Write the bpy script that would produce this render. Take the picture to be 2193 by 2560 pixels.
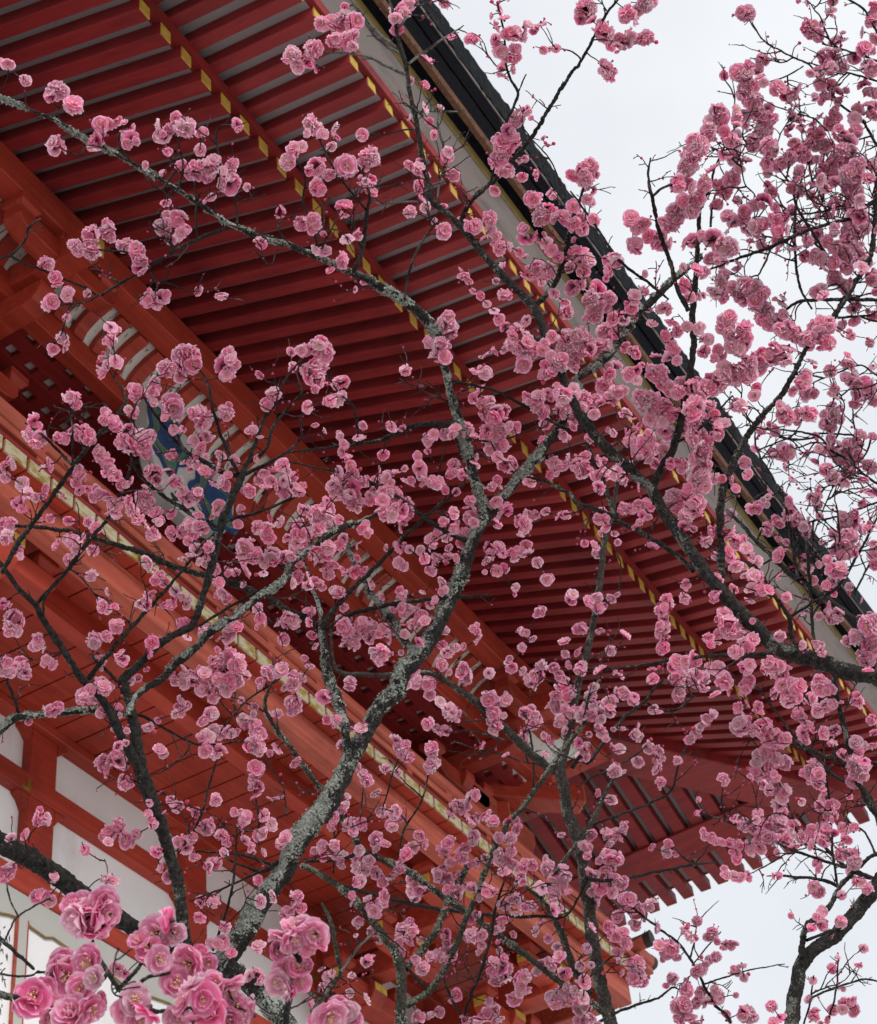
import bpy, bmesh, math, random
import numpy as np
from mathutils import Vector, Matrix, noise as mnoise

for o in list(bpy.data.objects):
    bpy.data.objects.remove(o)
SC = bpy.context.scene
COL = SC.collection
H = 1.6                                   # eye height of the photographer
# ------------------------------------------------------------------ camera
FPX, CX, CY = 4646.5, 1096.5, 1280.0       # focal length and centre in pixels of the 2193 x 2560 photo
YAW, PITCH, ROLL = 1.11365231, 0.720643192, -0.123526528
def cam_axes():
    f = np.array([math.sin(YAW)*math.cos(PITCH), math.cos(YAW)*math.cos(PITCH), math.sin(PITCH)])
    r = np.array([math.cos(YAW), -math.sin(YAW), 0.0]); u = np.cross(r, f)
    return np.array([r*math.cos(ROLL)+u*math.sin(ROLL), -r*math.sin(ROLL)+u*math.cos(ROLL), f])
CAM = cam_axes()
cd = bpy.data.cameras.new('camera'); cam = bpy.data.objects.new('camera', cd); COL.objects.link(cam)
cd.sensor_fit = 'VERTICAL'; cd.sensor_height = 36.0; cd.lens = 36.0*FPX/2560.0
cd.clip_start = 0.05; cd.clip_end = 3000
R3 = Matrix([[CAM[0][i], CAM[1][i], -CAM[2][i]] for i in range(3)])
cam.matrix_world = Matrix.Translation((0, 0, H)) @ R3.to_4x4()
SC.camera = cam
cd.dof.use_dof = True; cd.dof.focus_distance = 3.1; cd.dof.aperture_fstop = 26
# ------------------------------------------------------------------ sky and sun (overcast)
SUN_EL, SUN_AZ = math.radians(36), math.radians(208)
w = bpy.data.worlds.new('World'); SC.world = w; w.use_nodes = True
nt = w.node_tree; nt.nodes.clear()
out = nt.nodes.new('ShaderNodeOutputWorld'); bg = nt.nodes.new('ShaderNodeBackground')
sky = nt.nodes.new('ShaderNodeTexSky'); sky.sky_type = 'NISHITA'; sky.sun_disc = False
sky.sun_elevation = SUN_EL; sky.sun_rotation = SUN_AZ; sky.dust_density = 3.0
tc = nt.nodes.new('ShaderNodeTexCoord')
cn = nt.nodes.new('ShaderNodeTexNoise'); cn.inputs['Scale'].default_value = 3.2; cn.inputs['Detail'].default_value = 5; cn.inputs['Roughness'].default_value = .55
cr = nt.nodes.new('ShaderNodeValToRGB')
cr.color_ramp.elements[0].position = .33; cr.color_ramp.elements[0].color = (6.2, 6.5, 6.95, 1)
cr.color_ramp.elements[1].position = .68; cr.color_ramp.elements[1].color = (7.65, 7.8, 8.0, 1)
mx = nt.nodes.new('ShaderNodeMix'); mx.data_type = 'RGBA'; mx.inputs['Factor'].default_value = .93
nt.links.new(tc.outputs['Generated'], cn.inputs['Vector']); nt.links.new(cn.outputs['Fac'], cr.inputs['Fac'])
nt.links.new(sky.outputs['Color'], mx.inputs['A']); nt.links.new(cr.outputs['Color'], mx.inputs['B'])
nt.links.new(mx.outputs['Result'], bg.inputs['Color']); bg.inputs['Strength'].default_value = 0.10
nt.links.new(bg.outputs['Background'], out.inputs['Surface'])
sd = bpy.data.lights.new('sun', 'SUN'); sd.energy = 1.5; sd.angle = math.radians(24); sd.color = (1, .97, .93)
so = bpy.data.objects.new('sun', sd); COL.objects.link(so)
# sun_rotation is measured from +Y towards +X
sdir = Vector((math.sin(SUN_AZ)*math.cos(SUN_EL), math.cos(SUN_AZ)*math.cos(SUN_EL), math.sin(SUN_EL)))
so.rotation_euler = sdir.to_track_quat('Z', 'Y').to_euler()
so.location = (0, -20, 40)
SC.view_settings.view_transform = 'Standard'; SC.view_settings.look = 'None'
SC.view_settings.gamma = 1.0; SC.view_settings.exposure = 0.38
SC.view_settings.use_curve_mapping = False
SC.render.engine = 'CYCLES'
SC.cycles.max_bounces = 8; SC.cycles.diffuse_bounces = 5; SC.cycles.transmission_bounces = 4

# ------------------------------------------------------------------ materials
def newmat(name):
    m = bpy.data.materials.new(name); m.use_nodes = True
    n = m.node_tree; b = n.nodes['Principled BSDF']
    return m, n, b
def N(n, t, **kw):
    x = n.nodes.new(t)
    for k, v in kw.items():
        if k in x.inputs: x.inputs[k].default_value = v
        else: setattr(x, k, v)
    return x
def ramp(n, stops):
    r = n.nodes.new('ShaderNodeValToRGB'); e = r.color_ramp.elements
    while len(e) < len(stops): e.new(.5)
    for i, (p, c) in enumerate(stops): e[i].position = p; e[i].color = tuple(c)+(1,)
    return r
def mapped(n, scale, rot=(0, 0, 0)):
    g = n.nodes.new('ShaderNodeNewGeometry'); mp = n.nodes.new('ShaderNodeMapping')
    mp.inputs['Scale'].default_value = scale; mp.inputs['Rotation'].default_value = rot
    n.links.new(g.outputs['Position'], mp.inputs['Vector']); return mp
def bump(n, b, src, strength, dist=.01):
    bp = N(n, 'ShaderNodeBump', Strength=strength, Distance=dist)
    n.links.new(src, bp.inputs['Height']); n.links.new(bp.outputs['Normal'], b.inputs['Normal'])
def mixc(n, fac, a, b, mode='MIX'):
    m = n.nodes.new('ShaderNodeMix'); m.data_type = 'RGBA'; m.blend_type = mode
    for s, k in ((fac, 'Factor'), (a, 'A'), (b, 'B')):
        if isinstance(s, (int, float)): m.inputs[k].default_value = s
        elif isinstance(s, tuple): m.inputs[k].default_value = s+(1,)
        else: n.links.new(s, m.inputs[k])
    return m.outputs['Result']
def wood(name, c, dark, light, grain=(1.2, 30, 30), rough=.55, wear=.62):
    m, n, b = newmat(name)
    mp = mapped(n, grain); g = N(n, 'ShaderNodeTexNoise', Scale=1.0, Detail=6.0, Roughness=.6)
    n.links.new(mp.outputs[0], g.inputs['Vector'])
    r = ramp(n, [(.3, dark), (.5, c), (.75, light)]); n.links.new(g.outputs['Fac'], r.inputs['Fac'])
    mp2 = mapped(n, (1.6, 1.6, 1.6)); g2 = N(n, 'ShaderNodeTexNoise', Scale=1.0, Detail=8.0, Roughness=.65)
    n.links.new(mp2.outputs[0], g2.inputs['Vector'])
    r2 = ramp(n, [(.30, (.60, .58, .62)), (.48, (.92, .92, .92)), (wear+.1, (1.12, 1.10, 1.08))]); n.links.new(g2.outputs['Fac'], r2.inputs['Fac'])
    n.links.new(mixc(n, 1.0, r.outputs['Color'], r2.outputs['Color'], 'MULTIPLY'), b.inputs['Base Color'])
    b.inputs['Roughness'].default_value = rough
    b.inputs['Specular IOR Level'].default_value = .3
    bump(n, b, g.outputs['Fac'], .35, .006); return m
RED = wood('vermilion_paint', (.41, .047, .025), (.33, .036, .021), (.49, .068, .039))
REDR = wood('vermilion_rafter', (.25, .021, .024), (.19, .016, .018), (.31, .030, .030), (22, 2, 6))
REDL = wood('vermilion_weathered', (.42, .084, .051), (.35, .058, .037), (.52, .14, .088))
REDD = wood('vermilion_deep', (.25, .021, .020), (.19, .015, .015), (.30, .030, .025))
def plaster(name, c, stain, lo=.62, hi=.72, scale=(3, 3, 3), amt=1.0):
    m, n, b = newmat(name)
    mp = mapped(n, (1.3, 1.3, 1.3)); g = N(n, 'ShaderNodeTexNoise', Scale=1.0, Detail=7.0, Roughness=.6)
    n.links.new(mp.outputs[0], g.inputs['Vector'])
    r = ramp(n, [(.3, tuple(v*.88 for v in c)), (.7, c)]); n.links.new(g.outputs['Fac'], r.inputs['Fac'])
    mp2 = mapped(n, scale); g2 = N(n, 'ShaderNodeTexNoise', Scale=1.0, Detail=9.0, Roughness=.7)
    n.links.new(mp2.outputs[0], g2.inputs['Vector'])
    r2 = ramp(n, [(lo, (0, 0, 0)), (hi, (amt, amt, amt))]); n.links.new(g2.outputs['Fac'], r2.inputs['Fac'])
    n.links.new(mixc(n, r2.outputs['Color'], r.outputs['Color'], stain), b.inputs['Base Color'])
    b.inputs['Roughness'].default_value = .9; b.inputs['Specular IOR Level'].default_value = .12
    bump(n, b, g2.outputs['Fac'], .15, .004); return m
WHITE = plaster('white_plaster', (.88, .88, .88), (.60, .57, .53), .55, .85, (2.2, 2.2, .9))
EAVE = plaster('eave_board_paint', (.36, .32, .335), (.16, .13, .12), .62, .72, (16, 3, 8))
RIBW = plaster('flaking_rib_board', (.84, .84, .78), (.02, .02, .025), .565, .59, (30, 7, 11))
FASC = plaster('pale_fascia', (.22, .185, .175), (.12, .095, .085), .50, .72, (2, 6, 9))
GREYW = plaster('grey_cloud_paint', (.50, .49, .46), (.40, .38, .35))
def simple(name, c, rough=.6, metal=0, var=.15, sc=14.0):
    m, n, b = newmat(name)
    mp = mapped(n, (sc,)*3); g = N(n, 'ShaderNodeTexNoise', Scale=1.0, Detail=5.0)
    n.links.new(mp.outputs[0], g.inputs['Vector'])
    r = ramp(n, [(.3, tuple(v*(1-var) for v in c)), (.7, tuple(min(1, v*(1+var)) for v in c))])
    n.links.new(g.outputs['Fac'], r.inputs['Fac']); n.links.new(r.outputs['Color'], b.inputs['Base Color'])
    b.inputs['Roughness'].default_value = rough; b.inputs['Metallic'].default_value = metal
    bump(n, b, g.outputs['Fac'], .12, .004); return m
GOLD = simple('gold_paint', (.58, .37, .06), .42, .15, .22, 22)
OLIVE = simple('tarnished_gold', (.22, .15, .02), .5, .3, .25)
PLATE = plaster('worn_gilt_plate', (.52, .45, .31), (.30, .20, .04), .48, .58, (9, 9, 22))
GOLDL = simple('ochre_line', (.17, .115, .03), .55, 0, .2)
RUST = simple('rusty_bark_edge', (.13, .055, .028), .85, 0, .4, 40)
BLUE = simple('deep_blue_paint', (.012, .055, .150), .5, 0, .3)
GREEN = simple('green_paint', (.05, .17, .10), .55, 0, .25)
INK = simple('ink', (.02, .02, .022), .7)
IRON = simple('dark_end_metal', (.035, .028, .024), .6, .3)
def hiwada():
    m, n, b = newmat('cypress_bark_thatch')
    mp = mapped(n, (2.0, 30, 70)); g = N(n, 'ShaderNodeTexNoise', Scale=1.0, Detail=8.0, Roughness=.7)
    n.links.new(mp.outputs[0], g.inputs['Vector'])
    r = ramp(n, [(.3, (.003, .003, .005)), (.65, (.008, .008, .011)), (.9, (.035, .036, .034))])
    n.links.new(g.outputs['Fac'], r.inputs['Fac']); n.links.new(r.outputs['Color'], b.inputs['Base Color'])
    b.inputs['Roughness'].default_value = .95; b.inputs['Specular IOR Level'].default_value = .05; bump(n, b, g.outputs['Fac'], .6, .03); return m
BARKROOF = hiwada()
MOSSROOF = plaster('mossy_thatch', (.007, .008, .011), (.035, .038, .034), .52, .75, (26, 26, 26))
def bark(name, c0, c1, lich, cover, sc=90.0):
    m, n, b = newmat(name)
    mp = mapped(n, (sc*1.7,)*3); g = N(n, 'ShaderNodeTexNoise', Scale=1.0, Detail=6.0, Roughness=.72)
    n.links.new(mp.outputs[0], g.inputs['Vector'])
    r = ramp(n, [(.34, c0), (.50, tuple((u+v)*.4 for u, v in zip(c0, c1))), (.66, c1)]); n.links.new(g.outputs['Fac'], r.inputs['Fac'])
    mp2 = mapped(n, (sc*.26,)*3); g2 = N(n, 'ShaderNodeTexNoise', Scale=1.0, Detail=3.0, Roughness=.6)
    n.links.new(mp2.outputs[0], g2.inputs['Vector'])
    mp3 = mapped(n, (sc*3.1,)*3); g3 = N(n, 'ShaderNodeTexNoise', Scale=1.0, Detail=3.0, Roughness=.7)
    n.links.new(mp3.outputs[0], g3.inputs['Vector'])
    md = N(n, 'ShaderNodeMath', operation='MULTIPLY_ADD'); md.inputs[1].default_value = .55
    n.links.new(g3.outputs['Fac'], md.inputs[0]); n.links.new(g2.outputs['Fac'], md.inputs[2])
    gn = n.nodes.new('ShaderNodeNewGeometry'); dt = N(n, 'ShaderNodeVectorMath', operation='DOT_PRODUCT'); dt.inputs[1].default_value = (-.46, .62, .64)
    n.links.new(gn.outputs['Normal'], dt.inputs[0])
    me_ = N(n, 'ShaderNodeMath', operation='MULTIPLY_ADD'); me_.inputs[1].default_value = .13        # lichen keeps to the weather side
    n.links.new(dt.outputs['Value'], me_.inputs[0]); n.links.new(md.outputs[0], me_.inputs[2]); md = me_
    e = 1.0-cover+.275
    mrr = N(n, 'ShaderNodeMapRange'); mrr.inputs['From Min'].default_value = e-.035; mrr.inputs['From Max'].default_value = e+.055
    n.links.new(md.outputs[0], mrr.inputs['Value'])
    lr = ramp(n, [(.36, tuple(v*.35 for v in lich)), (.50, lich), (.66, tuple(min(1, v*1.55) for v in lich))]); n.links.new(g3.outputs['Fac'], lr.inputs['Fac'])
    n.links.new(mixc(n, mrr.outputs[0], r.outputs['Color'], lr.outputs['Color']), b.inputs['Base Color'])
    b.inputs['Roughness'].default_value = .9; b.inputs['Specular IOR Level'].default_value = .25
    ad = N(n, 'ShaderNodeMath', operation='ADD'); n.links.new(g.outputs['Fac'], ad.inputs[0]); n.links.new(mrr.outputs[0], ad.inputs[1])
    bump(n, b, ad.outputs[0], 1.0, .008); return m
BARK_L = bark('lichen_bark', (.007, .006, .006), (.060, .054, .050), (.35, .37, .335), .525)
BARK_D = bark('dark_bark', (.005, .0045, .0045), (.070, .062, .057), (.19, .195, .17), .40)
BARK_G = bark('grey_bark', (.020, .017, .015), (.105, .090, .078), (.20, .20, .17), .44, 70)
BARK_M = bark('mossy_bark', (.020, .020, .016), (.110, .102, .078), (.17, .18, .12), .48, 75)
TWIG = bark('twig_bark', (.010, .0075, .0080), (.050, .038, .037), (.13, .125, .115), .41, 120)
PALE = bark('pale_bark', (.13, .12, .11), (.30, .29, .27), (.08, .08, .06), .38, 120)
LICH = simple('lichen_flake', (.30, .325, .285), .95, 0, .45, 160)
def petal_mat(name, deep, mid, rim):
    m, n, b = newmat(name)
    a = n.nodes.new('ShaderNodeAttribute'); a.attribute_name = 'tv'
    r = ramp(n, [(0, deep), (.42, mid), (.80, mid), (1, rim)]); n.links.new(a.outputs['Fac'], r.inputs['Fac'])
    rn = n.nodes.new('ShaderNodeAttribute'); rn.attribute_name = 'rnd'
    hs = n.nodes.new('ShaderNodeHueSaturation')
    mr = N(n, 'ShaderNodeMapRange'); mr.inputs['To Min'].default_value = .62; mr.inputs['To Max'].default_value = 1.22
    n.links.new(rn.outputs['Fac'], mr.inputs['Value']); n.links.new(mr.outputs[0], hs.inputs['Saturation'])
    n.links.new(r.outputs['Color'], hs.inputs['Color'])
    oi = n.nodes.new('ShaderNodeObjectInfo')
    mv = N(n, 'ShaderNodeMapRange'); mv.inputs['To Min'].default_value = .86; mv.inputs['To Max'].default_value = 1.08
    n.links.new(oi.outputs['Random'], mv.inputs['Value']); n.links.new(mv.outputs[0], hs.inputs['Value'])
    tr = n.nodes.new('ShaderNodeBsdfTranslucent'); ms = n.nodes.new('ShaderNodeMixShader'); ms.inputs[0].default_value = .46
    b.inputs['Roughness'].default_value = .65; b.inputs['Specular IOR Level'].default_value = .2
    n.links.new(hs.outputs['Color'], b.inputs['Base Color']); n.links.new(hs.outputs['Color'], tr.inputs['Color'])
    o = n.nodes['Material Output']
    n.links.new(b.outputs[0], ms.inputs[1]); n.links.new(tr.outputs[0], ms.inputs[2]); n.links.new(ms.outputs[0], o.inputs['Surface'])
    return m
PINK = {'near': petal_mat('petal_bright_pink', (.66, .085, .25), (.90, .34, .55), (.97, .68, .80)),
        'mid': petal_mat('petal_pink', (.62, .075, .25), (.92, .38, .57), (.99, .82, .90)),
        'far': petal_mat('petal_mauve_pink', (.60, .075, .25), (.91, .38, .57), (.99, .82, .90))}
BUDM = simple('bud_crimson', (.52, .03, .11), .5, 0, .2, 200)
STAM = simple('stamen_cream', (.80, .62, .30), .6, 0, .15, 200)
CALYX = simple('calyx_maroon', (.07, .012, .018), .6, 0, .2, 200)

# ------------------------------------------------------------------ object helpers
def tag(o, label=None, cat=None, group=None, kind=None):
    if label: o['label'] = label
    if cat: o['category'] = cat
    if group: o['group'] = group
    if kind: o['kind'] = kind
    return o
def thing(name, loc, label, cat, group=None):
    o = bpy.data.objects.new(name, None); COL.objects.link(o); o.location = loc
    o.empty_display_size = .2
    return tag(o, label, cat, group)
class MB:
    """collects shapes, in world coordinates, into ONE mesh object"""
    def __init__(s): s.v = []; s.f = []
    def add(s, vs, fs):
        k = len(s.v); s.v += [tuple(p) for p in vs]; s.f += [tuple(i+k for i in q) for q in fs]; return s
    def box(s, x0, x1, y0, y1, z0, z1):
        return s.add([(x, y, z) for z in (z0, z1) for y in (y0, y1) for x in (x0, x1)],
                     [(0, 2, 3, 1), (4, 5, 7, 6), (0, 1, 5, 4), (2, 6, 7, 3), (0, 4, 6, 2), (1, 3, 7, 5)])
    def prism(s, ring0, ring1):
        n = len(ring0)
        return s.add(list(ring0)+list(ring1), [tuple(range(n))[::-1], tuple(range(n, 2*n))] + [(i, (i+1) % n, n+(i+1) % n, n+i) for i in range(n)])
    def rings(s, rs, cap=True):
        n = len(rs[0]); vs = [p for r in rs for p in r]; fs = []
        for k in range(len(rs)-1):
            fs += [(k*n+i, k*n+(i+1) % n, (k+1)*n+(i+1) % n, (k+1)*n+i) for i in range(n)]
        if cap: fs += [tuple(range(n))[::-1], tuple(range(len(vs)-n, len(vs)))]
        return s.add(vs, fs)
    def tube(s, a, b, r, n=12):
        a = Vector(a); b = Vector(b); d = (b-a).normalized(); u = d.orthogonal().normalized(); v = d.cross(u)
        ring = lambda c: [c+u*math.cos(t)*r+v*math.sin(t)*r for t in [2*math.pi*i/n for i in range(n)]]
        return s.prism(ring(a), ring(b))
    def build(s, name, mat, parent=None, bevel=0, smooth=False):
        off = parent_world(parent) if parent else Vector((0, 0, 0))
        me = bpy.data.meshes.new(name)
        me.from_pydata([(p[0]-off.x, p[1]-off.y, p[2]-off.z) for p in s.v], [], s.f)
        bm = bmesh.new(); bm.from_mesh(me); bmesh.ops.recalc_face_normals(bm, faces=bm.faces)
        if bevel:
            es = [e for e in bm.edges if len(e.link_faces) == 2 and e.calc_face_angle(0) > .6]
            bmesh.ops.bevel(bm, geom=es, offset=bevel, segments=1, affect='EDGES', clamp_overlap=True)
        bm.to_mesh(me); bm.free()
        if smooth: me.polygons.foreach_set('use_smooth', [True]*len(me.polygons))
        me.materials.append(mat)
        o = bpy.data.objects.new(name, me); COL.objects.link(o)
        if parent: o.parent = parent
        return o
def parent_world(p):
    t = Vector((0, 0, 0))
    while p: t += p.location; p = p.parent
    return t

# ------------------------------------------------------------------ ground
m, n, b = newmat('gravel')
mp = mapped(n, (9, 9, 9)); g = N(n, 'ShaderNodeTexNoise', Scale=1.0, Detail=8.0, Roughness=.7); n.links.new(mp.outputs[0], g.inputs['Vector'])
r = ramp(n, [(.3, (.44, .42, .40)), (.7, (.62, .60, .57))]); n.links.new(g.outputs['Fac'], r.inputs['Fac'])
n.links.new(r.outputs['Color'], b.inputs['Base Color']); b.inputs['Roughness'].default_value = .95; bump(n, b, g.outputs['Fac'], .6, .02)
g_ = MB(); g_.add([(-900, -900, 0), (900, -900, 0), (900, 900, 0), (-900, 900, 0)], [(0, 1, 2, 3)])
tag(g_.build('ground', m), kind='structure')

# ================================================================== the gate
GATE = thing('temple_gate', (8.7, 6.5, 0), 'two-storeyed vermilion temple gate with white plaster panels, gilt rafter tips and a dark thatched roof', 'temple gate')
CS = 17.61                                  # front (s, y) <-> side mapping:  X = CS - y,  Y = CS - s
def Fm(s, y, z): return (s, y, z+H)
def Sm(s, y, z): return (CS-y, CS-s, z+H)
def up(s): return .055*max(0.0, s-10.9)
PITCH_R = .18
# --- rafters: one mesh each for front and side, shared by the copies
def rafter_mb(mapf, s, y_tip, y_in, z_tip, slope, wd, ht, taper=0):
    mb = MB(); u = up(s)
    def ring(y):
        z = z_tip+u+(y-y_tip)*slope
        return [mapf(s-wd/2, y, z-ht/2), mapf(s+wd/2, y, z-ht/2), mapf(s+wd/2, y, z+ht/2), mapf(s-wd/2, y, z+ht/2)]
    return mb.prism(ring(y_tip), ring(y_in))
def cap_mb(mapf, s, y_tip, z_tip, wd, ht):
    mb = MB(); u = up(s); a, b_ = wd/2-.002, ht/2-.002
    ring = lambda y: [mapf(s-a, y, z_tip+u-b_), mapf(s+a, y, z_tip+u-b_), mapf(s+a, y, z_tip+u+b_), mapf(s-a, y, z_tip+u+b_)]
    return mb.prism(ring(y_tip-.004), ring(y_tip-.0005))
def rafter_row(name, s_list, mapf, y_tip, y_wall, z_tip, slope, wd, ht):
    proto = None
    for s in s_list:
        y_hip = y_tip + (CS - y_tip - s)          # the diagonal under the hip
        lim = y_hip - .16 - (s*0)
        if lim >= y_wall and proto is not None and up(s) == 0:
            o = proto.copy(); COL.objects.link(o); o.parent = GATE
            d = Vector(mapf(s, 0, 0)) - Vector(mapf(proto['s0'], 0, 0)); o.location = d
            for ch in proto.children:
                c = ch.copy(); COL.objects.link(c); c.parent = o
            continue
        y_in = min(y_wall, lim)
        if y_in < y_tip+.08: continue
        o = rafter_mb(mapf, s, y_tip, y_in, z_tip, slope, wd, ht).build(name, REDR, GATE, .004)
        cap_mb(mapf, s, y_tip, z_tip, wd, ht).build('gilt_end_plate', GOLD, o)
        if up(s) == 0 and lim >= y_wall and proto is None:
            proto = o; o['s0'] = s
    if proto is not None:
        for o in list(GATE.children):
            if 's0' in o.keys(): del o['s0']
YB, ZB, SB = 3.485, 8.512, .375
YF, ZF, SF = 2.79, 8.592, .16
base_s = [4.3616+PITCH_R*i for i in range(-8, 55)]
fly_s = [5.3134+PITCH_R*i for i in range(-12, 53)]
rafter_row('base_rafter', base_s, Fm, YB, 6.3, ZB, SB, .088, .105)
rafter_row('flying_rafter', fly_s, Fm, YF, 3.75, ZF, SF, .080, .088)
rafter_row('base_rafter', [14.05-PITCH_R*i for i in range(0, 30)], Sm, YB, 6.3, ZB, SB, .112, .115)
rafter_row('flying_rafter', [14.72-PITCH_R*i for i in range(0, 33)], Sm, YF-.10, 3.75, ZF-.016, SF, .106, .098)
# --- long members along the eave, mitred at the corner
ST = [2.4, 10.9, 11.6, 12.3, 13.0, 13.7, 14.3]
STS = [5.5, 10.9, 11.6, 12.3, 13.0, 13.7, 14.3]
def eave_run(name, profile, mat, both=True, st=ST, sts=STS, bevel=0, parent=None, ends=None):
    for mapf, stations in ((Fm, st), (Sm, sts)) if both else ((Fm, st),):
        mb = MB(); rs = []
        ymax = max(p[0] for p in profile); lim = CS-ymax-.02
        for s in stations:
            if s < lim: rs.append([mapf(s, y, z+up(s)) for y, z in profile])
        rs.append([mapf(CS-y-.0015, y, z+up(CS-y)) for y, z in profile])
        mb.rings(rs).build(name, mat, parent or GATE, bevel)
def rough_run(name, profile, mat, amp, step=.035):
    rr_ = random.Random(name)
    for mapf, s0 in ((Fm, 2.4), (Sm, 7.5)):
        mb = MB(); rs = []; ymax = max(p[0] for p in profile); s = s0
        while s < CS-ymax-.03:
            rs.append([mapf(s, y+rr_.uniform(-amp, amp)*.6, z+up(s)+rr_.uniform(-amp, amp)) for y, z in profile]); s += step
        rs.append([mapf(CS-y-.0015, y, z+up(CS-y)) for y, z in profile])
        mb.rings(rs).build(name, mat, GATE)
def slabprof(ya, za, yb, zb, t): return [(ya, za), (yb, zb), (yb, zb+t), (ya, za+t)]
zb_top = ZB+.0525; zf_top = ZF+.044
eave_run('eave_board', slabprof(YB+.06, zb_top+.06*SB+.001, 6.3, zb_top+(6.3-YB)*SB+.001, .03), EAVE)
eave_run('eave_board', slabprof(YF+.02, zf_top+.02*SF+.001, 3.70, zf_top+(3.70-YF)*SF+.001, .03), EAVE)
eave_run('rafter_ledge', [(YB-.012, zb_top+.001), (YB+.11, zb_top+.001+.11*SB), (YB+.11, zb_top+.118), (YB-.012, zb_top+.098)], REDD)
eave_run('eave_ledge', [(2.765, 8.6385), (2.90, 8.6595), (2.90, 8.73), (2.755, 8.70)], REDR)
eave_run('eave_fascia', [(2.758, 8.702), (2.86, 8.742), (2.86, 8.93), (2.672, 8.895)], FASC)
eave_run('gilt_eave_line', [(2.668, 8.897), (2.86, 8.933), (2.86, 8.99), (2.655, 8.975)], GOLDL)
rough_run('thatch_edge', [(2.652, 8.977), (2.86, 8.993), (2.86, 9.30), (2.540, 9.20), (2.562, 8.985)], BARKROOF, .004)
eave_run('rusty_thatch_line', [(2.566, 8.975), (2.60, 8.975), (2.60, 9.0), (2.552, 9.005)], RUST)
eave_run('thatch_layer', [(2.530, 9.203), (2.86, 9.303), (2.86, 9.42), (2.498, 9.302)], BARKROOF)
eave_run('thatch_drip_line', [(2.494, 9.304), (2.60, 9.34), (2.60, 9.36), (2.488, 9.318)], FASC)
rough_run('thatch_roof', [(2.482, 9.32), (3.0, 9.44), (6.4, 11.6), (6.4, 13.2), (5.0, 11.65), (3.6, 10.30), (2.70, 9.66), (2.47, 9.53)], MOSSROOF, .011)
# --- hip rafters on the diagonal
def diag_beam(name, d0, d1, z0, z1, wd, ht, mat, cap=False):
    # d = y of the diagonal point in front coordinates
    mb = MB(); q = wd/2/math.sqrt(2); rs = []
    for d, z in ((d0, z0), (d1, z1)):
        x, y = CS-d, d
        rs.append([(x-q, y-q, z-ht/2+H), (x+q, y+q, z-ht/2+H), (x+q, y+q, z+ht/2+H), (x-q, y-q, z+ht/2+H)])
    o = mb.prism(rs[0], rs[1]).build(name, mat, GATE, .01)
    return o
diag_beam('hip_rafter', 6.45, 3.36, 9.44, 8.62, .46, .27, REDR)
diag_beam('hip_rafter', 3.95, 2.62, 8.84, 8.77, .34, .22, REDR)
for zz_ in ():
    pass
mb_ = MB(); rs_ = []
for s in (6.0, 10.9, 11.6, 12.3, 13.0, 13.7): rs_.append([Sm(s, y, z+up(s)) for y, z in ((YB-.05, 8.43), (YB+.27, 8.43+.27*SB), (YB+.27, 8.452+.27*SB), (YB-.05, 8.452))])
mb_.rings(rs_).build('rafter_ledge', REDR, GATE)
# --- purlin and its underside, ribs, beam, lattice ceiling
eave_run('eave_purlin', [(4.90, 8.752), (5.05, 8.752), (5.05, 9.035), (4.90, 8.988)], RED, st=[2.4, 10.9, 11.6, 12.3], sts=[6.5, 10.9, 11.6, 12.3], bevel=.006)
eave_run('bracket_beam', [(5.30, 8.43), (5.41, 8.43), (5.41, 8.63), (5.30, 8.63)], RED, st=[2.4, 10.9, 11.6], sts=[7, 10.9, 11.6], bevel=.006)
RB = [(5.055, 8.752), (5.10, 8.738), (5.155, 8.718), (5.21, 8.688), (5.25, 8.655), (5.285, 8.60)]
def curve_off(c, d):
    res = []
    for i, (y, z) in enumerate(c):
        a = c[max(0, i-1)]; b_ = c[min(len(c)-1, i+1)]; ty, tz = b_[0]-a[0], b_[1]-a[1]; l = math.hypot(ty, tz)
        res.append((y-tz/l*d, z+ty/l*d))
    return res
RBo = curve_off(RB, .055); RBt = curve_off(RB, .075)
eave_run('rib_board', RBo+RBt[::-1], RIBW, st=[2.4, 10.9, 11.6, 12.3], sts=[7, 10.9, 11.6, 12.3])
def rib_mb(mapf, s):
    prof = RB+[(y, z) for y, z in RBo[::-1]]
    return MB().prism([mapf(s-.045, y, z+up(s)) for y, z in prof], [mapf(s+.045, y, z+up(s)) for y, z in prof])
rib0 = None
for i in range(0, 46):
    s = 5.85+.1835*(i-16)
    if s > 12.2: continue
    if rib0 is None: rib0 = rib_mb(Fm, s).build('curved_rib', RED, GATE); s0 = s
    else:
        o = rib0.copy(); COL.objects.link(o); o.parent = GATE; o.location = (s-s0, 0, up(s))
LZ = 8.44
lat = MB()
for i in range(0, 54): lat.box(3.02+.178*i-.047, 3.02+.178*i+.047, 5.415, 6.38, LZ+H, LZ+.045+H)
for j in range(6): lat.box(2.95, 12.5, 5.50+.172*j-.047, 5.50+.172*j+.047, LZ-.003+H, LZ+.042+H)
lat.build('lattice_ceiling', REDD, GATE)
MB().box(2.9, 12.5, 5.415, 6.38, LZ+.05+H, LZ+.07+H).build('ceiling_board', WHITE, GATE)
# --- upper storey body behind the balcony
UX1 = 11.45
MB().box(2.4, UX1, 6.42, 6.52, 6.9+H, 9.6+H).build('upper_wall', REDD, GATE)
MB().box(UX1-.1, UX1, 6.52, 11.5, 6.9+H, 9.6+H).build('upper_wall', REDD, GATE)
MB().box(2.4, UX1+.06, 6.33, 6.419, 7.9+H, 8.1+H).build('head_beam', RED, GATE, .01)
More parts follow.
